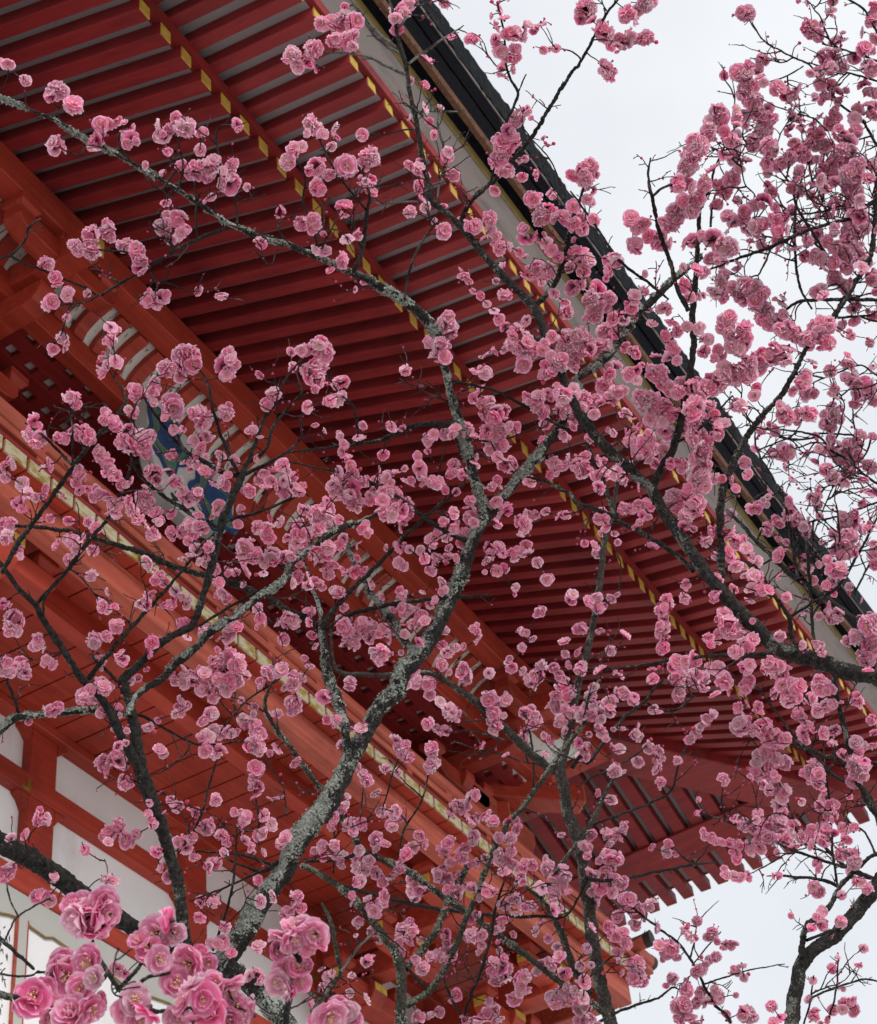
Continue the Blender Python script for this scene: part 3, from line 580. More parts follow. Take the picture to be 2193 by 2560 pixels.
BR = """
AL 2.75 2.78 7:1700,2035,150 1560,1880,150 1430,1760,150 1330,1690,160
AL 2.78 3.05 7:1290,1700,170 1400,1560,165 1560,1290,160 1680,1140,160 8:30,1000,165 130,850,165 230,740,155 300,610,140 350,500,135 440,350,125 540,170,125 650,60,125 5:680,1950,125 740,1900,125 870,1730,115 950,1560,112 1020,1400,108 1060,1280,105 1110,1140,100 1180,1030,95
A 2.80 2.55 7:1310,1680,120 1000,1580,110 900,1540,120 750,1440,130 500,1290,140 300,1130,150 100,1010,155 -120,900,160
A 2.70 2.72 7:1180,1660,80 1130,1610,80 1095,1540,90 1060,1250,90 1010,1050,95 940,830,105 870,640,110 820,500,95
A 2.72 2.60 7:840,560,80 720,330,75 640,170,65 560,60,58 4:480,2000,55 380,1840,52 270,1680,48 210,1570,45 110,1470,42 30,1360,38 -40,1280,36
A 2.72 2.80 7:835,520,90 800,300,85 770,150,80 740,50,75 4:730,2010,70 840,1900,66 960,1790,62 1080,1720,58 1140,1690,60 1180,1580,55 1230,1420,52 1280,1230,58 1320,1060,62 1380,920,60 1420,830,50 1450,760,38 1480,690,32 1530,560,28 1580,420,24 1650,300,20 1720,190,16 1790,110,12
AL 2.72 2.95 7:765,215,54 785,125,56 860,50,58 950,0,55 4:1030,1930,58 1150,1830,60 1260,1720,58 1380,1650,55 1480,1560,50 1600,1480,42 1700,1400,40 5:20,1330,42 130,1240,45 250,1150,50 360,1100,40 480,1050,30 560,1010,22 640,975,16
AL 3.05 2.70 5:1190,1060,85 1150,960,72 1110,830,68 1070,700,66 1040,580,66 1000,420,62 950,270,60 925,130,62 2:870,1960,78 800,1870,80 700,1790,62 560,1700,58 390,1620,55 200,1530,58 80,1480,48 0,1445,46 1:1650,1440,44 1500,1390,42 1350,1320,38 1200,1220,33 1050,1120,30 900,1030,28 760,950,25 600,870,24 480,810,22 380,740,22 280,690,24 180,650,20 60,600,16 -20,570,14
AL 3.05 3.25 5:1180,1040,75 1240,960,72 1300,900,68 1400,780,65 1500,660,66 1570,560,68 1640,460,60 1720,330,58 6:0,240,55 60,190,58 160,110,66 240,20,60 3:330,1890,62 430,1790,60 560,1670,50 640,1600,45 740,1520,30
AL 2.90 3.0 8:360,480,75 340,300,72 320,200,72 290,100,70 240,0,68 5:235,1950,68 220,1850,66 200,1700,60
AL 3.0 3.1 5:205,1740,36 190,1600,30 140,1450,26 110,1350,20 60,1200,14 50,1080,10
A 3.0 3.1 5:200,1700,36 300,1560,34 450,1410,30 580,1280,28 680,1170,26 790,1070,24 870,1000,22 960,930,16 1050,850,10
AL 3.0 3.0 5:230,1710,32 360,1630,30 500,1590,28 700,1550,28 900,1530,26 1050,1520,24 1200,1510,18
A 3.0 2.85 5:200,1715,40 130,1660,42 0,1600,46 4:1600,1530,40 1400,1450,42 1200,1390,44 1000,1330,42 850,1260,38 650,1200,34 450,1140,32 250,1110,28 90,1100,22
AL 3.0 3.1 5:760,1850,62 690,1780,62 620,1660,60 560,1580,56 480,1480,42 430,1370,40 380,1270,34 350,1180,18
A 3.02 3.1 5:1100,1200,34 960,1150,30 820,1060,26 680,950,24 520,860,22 380,790,20 240,770,16 -10,715,12
A 3.0 3.05 5:1010,500,44 950,495,42 800,500,36 680,530,34 560,590,28 400,620,22 200,640,18 0,665,14
A 2.60 2.62 4:10,1380,34 120,1180,34 260,1000,34 440,740,30 560,590,26 700,430,22 740,340,14 640,170,10
A 2.61 2.6 4:425,735,22 350,660,20 260,570,18 150,490,12
A 2.61 2.6 4:430,720,16 430,550,14 415,390,12
A 2.62 2.6 4:205,1570,30 350,1420,28 460,1280,28 560,1150,26 640,1050,24 700,940,22 760,800,20 780,700,14
A 2.62 2.6 4:255,1650,18 265,1530,16 330,1450,14 400,1370,12 500,1270,8
A 2.80 2.85 4:1425,810,32 1290,770,28 1150,690,26 1080,640,24 980,520,22 880,390,18 850,330,12
A 2.80 2.85 4:1300,1110,30 1150,1040,28 980,930,26 860,830,24 790,740,22 780,600,18 775,400,12
A 2.80 2.85 4:1410,790,26 1330,620,24 1270,450,22 1230,260,18 1180,170,10
A 2.80 2.85 4:1440,800,28 1560,740,24 1700,660,20 1790,570,14
A 2.80 2.9 4:1370,1065,24 1550,1010,20 1700,950,18 1790,900,12
A 2.80 2.9 4:1450,740,26 1570,650,24 1610,530,22 1690,420,20 1790,310,14
A 2.70 2.78 4:520,2010,34 620,1880,32 760,1720,28 900,1570,24 1050,1400,20 1180,1230,18 1270,1140,12
A 2.70 2.7 4:690,2020,22 640,1960,22 560,1890,20 530,1860,10
A 2.78 2.9 4:1180,1690,20 1340,1590,20 1480,1510,18 1600,1450,16 1790,1330,10
AL 2.80 2.7 7:770,200,34 700,200,40 560,180,42 420,190,40 250,210,42 110,220,52 0,300,60 -60,330,60
A 2.72 2.65 7:115,215,24 80,100,22 40,0,20 4:0,1900,18
A 2.74 2.9 7:790,205,24 860,220,22 980,290,18 1160,380,14 1300,380,14 1440,360,10
A 2.85 2.9 7:1600,1090,22 1480,1050,16 1400,1030,16 1200,1015,14 1020,1010,10
A 2.85 2.8 7:1640,1080,32 1560,1130,28 1440,1100,18 1330,1050,12
A 2.8 2.75 7:1620,1110,18 1530,1140,16 1350,1220,14 1120,1310,10
A 2.75 2.75 7:1260,1600,18 1330,1400,18 1380,1200,18 1400,950,14 1400,880,8
A 2.85 2.85 7:1060,1020,12 1120,930,14 1190,800,16 1230,650,16 1280,480,12
A 2.95 3.05 5:1000,600,14 1030,700,14
A 2.72 2.75 1:1350,1345,28 1180,1410,26 1050,1475,24 900,1570,22 780,1640,18 640,1720,18 580,1750,18 500,1700,15 380,1650,14 250,1600,13 130,1550,14 60,1515,18 0,1530,14
A 2.75 2.75 1:580,1750,14 500,1790,13 360,1805,8
A 2.75 2.75 1:60,1515,18 150,1420,17 170,1350,20 240,1295,12
A 2.72 2.7 1:395,750,12 345,690,11 340,630,10
A 2.72 2.7 1:790,970,16 740,910,15 705,860,14 700,800,12
A 2.72 2.7 1:500,850,12 480,910,14 420,905,12 380,890,8
A 2.74 2.7 1:1050,1120,18 1085,990,17 1060,860,16 1050,800,12
A 2.74 2.7 1:1050,910,12 980,840,10
A 2.75 2.7 1:1165,1190,14 1150,1080,11
A 2.75 2.7 1:1180,1200,11 1250,1160,10 1310,1115,8
A 2.75 2.72 1:1405,1330,16 1390,1170,14 1320,1030,14 1280,820,14 1310,740,10
A 2.74 2.72 1:1165,1410,14 1160,1230,14 1190,1140,10
A 2.74 2.72 1:1015,1490,14 1010,1380,12
A 2.74 2.72 1:1040,1465,10 960,1390,10 880,1320,8
A 2.74 2.72 1:880,1570,16 780,1500,15 600,1480,13 490,1470,9
A 2.74 2.72 1:880,1600,12 930,1680,12 915,1740,9
A 2.74 2.72 1:1710,1440,12 1660,1380,12 1640,1300,10
A 2.8 2.78 1:1640,1480,10 1600,1565,10 1515,1495,8
A 2.74 2.74 1:860,1040,14 910,1100,14 965,1120,10
A 2.8 2.76 2:180,1480,16 140,1320,15 90,1200,15 100,1050,14 50,950,10
A 2.8 2.76 2:195,1480,14 240,1390,14 290,1300,10
A 2.82 2.78 2:390,1610,32 440,1470,30 470,1250,26 480,1150,20 440,1000,12
A 2.8 2.78 2:460,1240,16 330,1080,16 250,960,14 180,810,12
A 2.9 3.05 2:690,1770,18 720,1600,18 780,1450,16 880,1310,12
A 2.95 3.0 2:850,1360,10 820,1180,10 770,1050,9
A 3.0 3.1 5:900,150,14 960,230,20 1100,270,20 1250,310,20 1400,390,22 1520,460,22 1640,520,24 1730,525,26
A 3.0 3.0 5:945,365,14 820,310,12 660,230,8
A 3.02 3.05 5:1060,590,14 1200,600,14 1320,575,12 1480,510,8
A 3.0 3.0 5:870,860,12 900,760,12 930,620,10
A 3.02 3.0 5:410,620,18 410,540,18 390,400,16 300,310,14 230,200,12
B 2.70 3.30 6:2050,2110,135 1775,2000,128 1600,1960,125 1400,1890,125 1250,1850,125 1150,1790,118 1020,1670,110 900,1540,104 780,1400,100 680,1260,96 580,1110,94 500,1000,92 450,900,90 380,830,82 230,690,80 120,580,78 30,450,76 5:1745,480,74 1680,350,72 1620,200,70 1560,90,68 1510,0,66 2:1530,2010,64 1470,1850,64 1400,1760,62 1280,1640,60 1180,1530,54 1080,1410,52 1010,1330,50 930,1250,46 850,1190,46 820,1050,42 790,900,40 760,720,38 720,540,36 700,400,36 670,290,34 645,200,30 630,100,24 600,0,20
B 3.28 3.3 2:640,190,18 700,100,18 775,0,14
B 3.28 3.3 2:665,300,24 560,220,28 480,140,28 410,50,24 370,-10,20
B 3.28 3.3 2:650,310,22 570,260,22 490,180,20 430,90,16 400,40,12
B 3.25 3.2 2:695,440,26 600,400,22 480,340,20 390,320,18 220,310,12
B 3.25 3.3 2:710,380,20 860,270,18 970,200,14 1040,150,8
B 3.18 3.0 2:1015,1335,38 1060,1230,36 1120,1150,35 1230,1060,34 1330,950,32 1450,800,28 1590,570,26 1700,400,22 3:0,400,22 90,240,20 170,90,18 240,0,14 280,-60,12
B 3.08 3.0 2:1200,1080,18 1280,760,16 1330,640,20 1360,550,20 1310,450,18 1290,370,16 1280,200,14 1240,20,12
B 3.05 3.0 2:1360,550,12 1410,440,9
B 3.22 3.3 2:760,660,18 900,660,14 1000,660,9
B 3.2 3.22 2:880,1180,18 900,1060,18 930,990,20 925,880,20 890,730,18 915,630,12
B 3.2 3.2 2:930,990,12 1020,780,7
B 3.0 3.05 2:1640,1180,10 1560,960,10 1440,820,10 1380,740,8
B 3.2 3.15 2:830,1190,16 680,1195,14 530,1200,14 490,1120,10
B 3.25 3.1 2:1470,1800,38 1560,1710,36 1620,1580,34 1660,1400,32 1690,1280,28 1740,1150,18 1775,1000,10
B 3.0 2.85 6:440,890,62 500,760,64 570,640,62 610,500,60 640,350,56 670,200,52 690,0,52 3:680,1850,50 700,1700,42 710,1500,38 720,1350,34 730,1230,28 780,1120,22 820,980,16 900,820,10
B 2.88 2.9 3:660,1840,32 600,1720,30 550,1550,30 490,1380,28 450,1200,26 420,1040,18 435,935,10
B 2.88 2.8 3:445,1160,18 510,1110,18 590,1085,14
B 2.9 2.95 3:540,1770,14 430,1680,20 260,1550,20 150,1400,18 50,1250,16 -40,1130,10
B 2.9 2.9 6:600,600,20 720,530,18 850,400,14 920,330,10
B 2.95 3.2 6:690,1370,34 600,1280,34 480,1200,34 350,1120,34 230,1050,34 150,820,28 60,620,22 5:1770,560,24 1740,510,20
B 3.0 3.2 6:240,1055,34 100,1000,32 0,960,30 5:1650,900,24 1500,830,20 1380,800,16 1250,740,12 1120,650,8
B 2.9 3.05 6:855,1440,52 850,1200,50 850,1000,48 870,860,52 930,720,48 1000,580,44 1100,440,40 1200,340,36 1270,220,34 1330,100,32 1385,10,28 3:1600,1760,22 1680,1600,18
B 2.9 3.0 6:940,1560,14 890,1300,14 820,1000,10
B 2.75 2.7 6:1295,1850,38 1270,1760,34 1250,1640,28 1130,1450,22 1000,1250,14
B 2.75 2.7 6:1250,1645,20 1400,1550,20 1550,1450,20 1700,1200,18 1790,1020,14
B 2.72 2.9 6:1150,1855,34 1000,1865,30 800,1870,26 600,1890,22 400,1920,18 200,1950,14 50,1965,8
B 2.9 2.95 6:420,1150,16 480,1050,10
E 3.9 4.2 6:2000,1850,60 1775,1720,48 1600,1620,44 1430,1500,42 1300,1420,40 1180,1310,36 1060,1190,32 960,1080,28 880,1000,20
E 4.0 4.1 6:1400,1790,22 1380,1500,24 1360,1200,22 1340,1050,12
E 4.05 4.2 6:1310,1420,26 1270,1200,22 1240,1000,20 1170,840,16 1060,640,14 1060,480,10
E 4.2 4.3 3:2000,1100,28 1775,1180,26 1620,1290,26 1450,1335,24 1300,1390,24 1150,1460,24 950,1530,20 770,1600,14
E 4.25 4.3 3:1150,1460,14 1100,1580,14 1070,1630,10
E 4.3 4.3 3:1900,1200,16 1700,1210,16 1550,1220,14 1400,1260,14 1200,1270,10
E 4.2 4.3 3:2000,1790,28 1775,1775,26 1550,1770,26 1400,1775,24 1300,1790,22 1200,1860,14
E 4.4 4.5 3:1900,980,30 1775,860,20 1690,720,18 1560,620,16 1450,480,14 1370,380,14 1280,340,13 1130,260,11 1050,170,10 1015,110,8
E 4.4 4.5 3:1900,530,16 1775,480,15 1600,430,14 1500,410,13 1370,370,10
E 4.4 4.5 3:1900,410,16 1775,360,16 1600,300,14 1450,260,10
E 4.4 4.4 3:1340,390,10 1260,440,11 1150,480,8
E 4.5 4.4 3:1850,320,18 1750,150,18 1700,60,16 1610,0,14 1550,-30,10
E 4.3 4.4 3:1500,1545,20 1440,1450,20 1350,1310,20 1300,1220,19 1260,1090,16 1200,1010,10
E 4.3 4.4 3:1390,1830,14 1320,1700,18 1290,1500,20 1290,1250,18 1310,1150,10
E 4.4 4.45 3:790,1340,18 800,1220,16 840,1100,12 930,980,10 1040,780,8
E 4.4 4.45 3:1240,1200,10 1420,1100,12 1390,1180,10
E 4.3 4.4 3:1520,1880,34 1620,1700,36 1720,1560,36 1760,1350,34 1770,1100,28 1780,900,20
E 4.35 4.4 3:1540,1880,18 1700,1870,16 1900,1860,12
E 4.3 4.4 3:1050,1150,10 990,1080,10 960,930,9 890,830,8
E 4.3 4.4 3:1180,900,9 1200,800,9 1260,700,8
E 4.3 4.4 3:1490,1310,10 1440,1160,10 1410,1000,9
E 4.2 4.3 6:1900,880,18 1775,850,16 1620,730,18 1500,650,16 1400,560,15 1100,520,12 1000,500,9
E 4.2 4.3 6:1900,590,16 1775,580,14 1600,560,14 1400,550,12
E 4.1 4.2 6:1900,930,18 1775,960,16 1560,1040,14 1380,1075,12 1200,1140,10
E 4.1 4.2 6:1640,1500,14 1740,1300,14 1790,1150,10
E 4.1 4.2 6:1400,1150,10 1500,900,10 1560,790,8
E 4.2 4.3 6:1900,240,14 1775,210,14 1680,150,12 1550,190,12 1400,250,9
E 4.2 4.3 6:1070,650,12 1200,600,12 1300,550,9
E 4.2 4.3 6:1700,880,10 1620,770,10 1560,800,10 1450,770,7
E 4.0 4.1 6:1370,1270,14 1500,1230,14 1600,1200,10
C 4.9 5.2 9:210,2140,112 200,2035,108 150,1850,104 110,1650,100 80,1450,100 50,1200,98 20,1000,96 8:1690,880,92 1660,800,90 1630,620,88 1600,500,80
C 5.2 5.0 8:1600,540,66 1530,510,64 1400,400,66 1250,250,62 1100,120,58 1000,50,50 920,0,46 5:900,1990,46 830,1970,40 640,1980,36 480,1980,34 310,1965,30 270,1900,22 250,1700,16
C 5.2 5.5 8:1620,520,60 1670,300,58 1720,0,54 6:30,1950,54 70,1800,52 110,1600,50 140,1400,46 160,1200,44 200,1050,40 230,900,32 240,780,22 240,600,14
C 5.0 5.1 8:1790,1860,60 1690,1700,58 1620,1500,54 1560,1380,46 1500,1310,38 1440,1250,26 1350,1190,18 1200,1140,10
C 5.0 5.1 8:1500,1290,34 1560,1170,30 1640,1060,28 1700,980,24 1775,900,18
C 5.1 5.2 8:1680,520,30 1740,440,28 9:60,490,26 150,380,24 280,220,24 400,130,22 450,60,20 510,0,14
C 5.1 5.3 9:20,920,34 100,820,32 150,700,30 210,590,20 230,520,10
C 5.1 5.2 9:100,850,18 300,780,18 450,720,16 560,650,16 600,500,14 640,400,10
C 5.0 5.2 9:60,1175,28 180,1190,22 300,1170,22 500,1130,20 700,1090,16 820,1080,8
C 5.1 5.2 9:700,1110,14 630,1050,14 570,990,10
C 5.2 5.3 9:420,140,18 510,180,20 600,170,18 700,90,14 780,40,10
C 4.7 4.8 9:910,2030,20 880,1980,20 800,1900,20 700,1700,18 600,1560,18 500,1480,16 380,1390,15 280,1300,12
C 4.7 4.8 9:750,1800,14 900,1750,12 1050,1710,10 1230,1680,7
C 4.7 4.8 9:680,1690,10 760,1590,11 850,1490,8
C 4.8 4.9 9:0,2140,20 150,2010,22 330,1930,20 480,1880,16 560,1820,14 600,1830,10
C 4.9 5.0 9:70,1760,12 250,1600,14 330,1540,12 430,1480,9
C 5.0 5.1 8:1775,1180,18 1650,1390,14 1500,1395,22 1400,1400,24 1200,1390,24 1000,1370,26 750,1330,28 500,1270,26 300,1210,24
C 5.3 5.4 9:0,630,12 100,570,12 220,520,12 350,440,12 420,380,8
C 5.3 5.5 6:230,1240,10 260,1350,10 240,1490,10 170,1570,8
C 5.3 5.4 8:1450,690,14 1450,450,15 1420,250,14 1380,200,9
C 5.2 5.3 8:1320,370,10 1200,330,12 1050,300,11 970,310,8
C 5.2 5.3 8:1480,500,10 1380,480,12 1270,440,11 1130,410,10 1000,370,8
F 4.2 4.35 8:670,2140,82 670,2035,80 670,1850,80 672,1720,78 640,1620,60 560,1500,58 480,1400,54 390,1300,52 300,1220,48 180,1140,44 80,1100,40
F 4.3 4.4 8:700,1710,44 800,1600,44 900,1440,44 960,1280,42 1030,1170,40 1075,1075,38
F 4.3 4.5 8:700,1930,44 850,1830,42 930,1700,42 1000,1560,40 1060,1400,38 1110,1300,38 1160,1150,38 1230,980,36 1300,850,34 1400,740,34 1520,570,32 1640,400,26 1775,220,20 9:60,120,16 140,0,12
F 4.6 4.3 8:1900,1990,42 1775,1900,40 1550,1740,40 1400,1620,40 1250,1510,42 1080,1390,44 930,1290,44 750,1160,44 600,1080,42 440,1010,42 380,910,36 290,780,34 200,650,34 100,520,32 0,370,30 7:1640,300,28 1570,160,26 1590,60,20 1630,-10,16
F 4.3 4.35 8:430,1010,28 350,1050,24 230,1070,22 100,1075,18
F 4.1 4.15 8:150,1960,36 200,1890,34 280,1780,32 310,1730,30 280,1560,28 250,1420,26 200,1320,16
F 4.12 4.15 8:310,1730,20 420,1580,20 520,1480,14
F 4.1 4.1 8:190,1890,24 120,1850,22 95,1830,14
F 4.3 4.35 8:1020,2040,20 1090,1850,22 1150,1700,22 1200,1520,22 1230,1350,20 1280,1190,14
F 4.3 4.3 8:1030,1990,20 960,1870,18 920,1760,12
F 4.3 4.4 8:1130,1480,14 1160,1380,10
F 4.3 4.35 8:820,1830,22 720,1720,20 640,1620,16 560,1480,10
F 4.3 4.3 8:660,1090,14 680,900,16 790,720,14 830,560,12 840,500,8
F 4.3 4.3 8:420,920,10 440,700,10
F 4.3 4.3 8:270,1140,12 275,900,14 270,780,10
F 4.35 4.35 8:560,760,10 640,500,12 680,430,8
F 4.3 4.3 7:1300,310,12 1450,130,14 1600,30,14 1700,-40,10
F 4.3 4.3 7:880,570,9 1000,520,12 1100,430,12 1130,370,8
F 4.3 4.3 7:1530,980,14 1530,800,15 1510,690,12
F 4.3 4.3 7:1700,800,10 1680,650,10 1660,570,7
D 3.6 3.9 9:1240,2300,125 1270,2035,118 1290,1850,112 1330,1680,108 1400,1600,105 1520,1520,105 1620,1410,108 1720,1290,112 1800,1180,112 1950,1010,105
D 3.7 3.9 9:1330,1650,44 1330,1560,40 1360,1450,40 1440,1400,38 1500,1330,36 1550,1230,34 1620,1150,32 1720,1060,28 1790,1020,22
D 3.9 3.95 9:1555,1225,26 1500,1200,26 1380,1170,22 1230,1160,16 1120,1160,8
D 3.9 4.0 9:1545,1240,16 1510,1000,18 1500,800,16 1480,600,14 1460,400,10
D 3.7 3.7 9:1385,1880,16 1500,1830,16 1620,1790,14 1700,1770,14 1790,1785,12
D 4.0 4.3 9:1850,1210,28 1650,1140,28 1560,1080,26 1430,960,24 1380,950,20 1290,980,14 1200,890,10
D 4.1 4.4 9:1780,1180,18 1620,1120,20 1400,1050,20 1250,1000,18 1100,920,18 950,860,16 800,810,14 720,790,10
D 4.0 4.2 9:1900,900,60 1775,790,66 1720,720,60 1680,640,44 1540,580,28 1440,480,22 1360,420,20 1200,360,16 1050,310,10
D 4.0 4.2 9:1690,650,34 1560,480,30 1450,440,24 1330,380,20 1200,220,16 1060,40,14 900,-40,10
D 4.0 4.0 9:1625,450,40 1600,370,40 1560,200,38 1530,60,36 1520,-60,28
D 4.1 4.2 9:1900,490,22 1775,500,22 1650,470,22 1500,460,20 1350,410,18 1200,370,12
D 4.1 4.2 9:1770,1040,16 1700,900,14 1600,830,12 1560,760,8
D 3.7 3.7 9:1360,1540,22 1480,1490,20 1560,1470,12
D 3.7 3.7 9:1340,2040,12 1380,1900,14 1400,1750,10
D 3.7 3.75 9:1480,2040,12 1530,1850,14 1545,1650,10
D 4.1 4.2 9:1310,940,9 1270,800,12 1200,620,12 1150,560,8
D 4.1 4.3 9:1780,860,18 1740,700,20 1700,640,16
D 4.1 4.3 9:1040,1140,8 1150,1080,11 1270,1010,10
G 1.62 1.70 7:980,2200,60 840,2010,46 720,1850,40 620,1700,34 560,1590,28 540,1500,20
G 1.68 1.72 7:700,1830,34 830,1690,26 840,1600,16
G 1.62 1.64 7:1660,2200,44 1690,2035,42 1720,1850,40 1775,1680,34 8:20,1600,26
G 1.66 1.68 7:640,1730,30 560,1830,26 480,1900,20
G 1.66 1.66 7:790,1940,34 960,1960,28 1150,1930,22 1250,1900,18
G 1.7 1.7 7:740,1870,30 860,1770,26 960,1740,22 1060,1720,16
G 1.9 1.9 7:-100,1855,56 0,1860,52 90,1885,46 200,1900,30
G 1.9 1.95 7:-60,1500,26 0,1530,28 90,1610,28 200,1710,22
G 1.92 1.95 7:-60,1730,14 80,1750,16 180,1750,16 230,1720,8
G 1.93 1.95 7:20,1560,12 100,1410,14 200,1340,12 300,1290,10
G 1.93 1.95 7:110,1400,9 60,1300,10 40,1200,8
G 1.66 1.66 8:200,2100,34 260,2030,30 300,1980,20
"""
branches = []; LICHEN = []
for ln in BR.strip().splitlines():
    tk = ln.split(); key, d0, d1 = tk[0], float(tk[1]), float(tk[2]); pts = []; pan = None
    for t in tk[3:]:
        if ':' in t: pan, t = int(t.split(':')[0]), t.split(':')[1]
        a = [float(v) for v in t.split(',')]; x, y = unp(pan, a[0], a[1]); pts.append((x, y, a[2]/ZS))
    lich = key == 'AL'; key = key[0]; branches.append((key, d0, d1, pts)); LICHEN.append(lich)

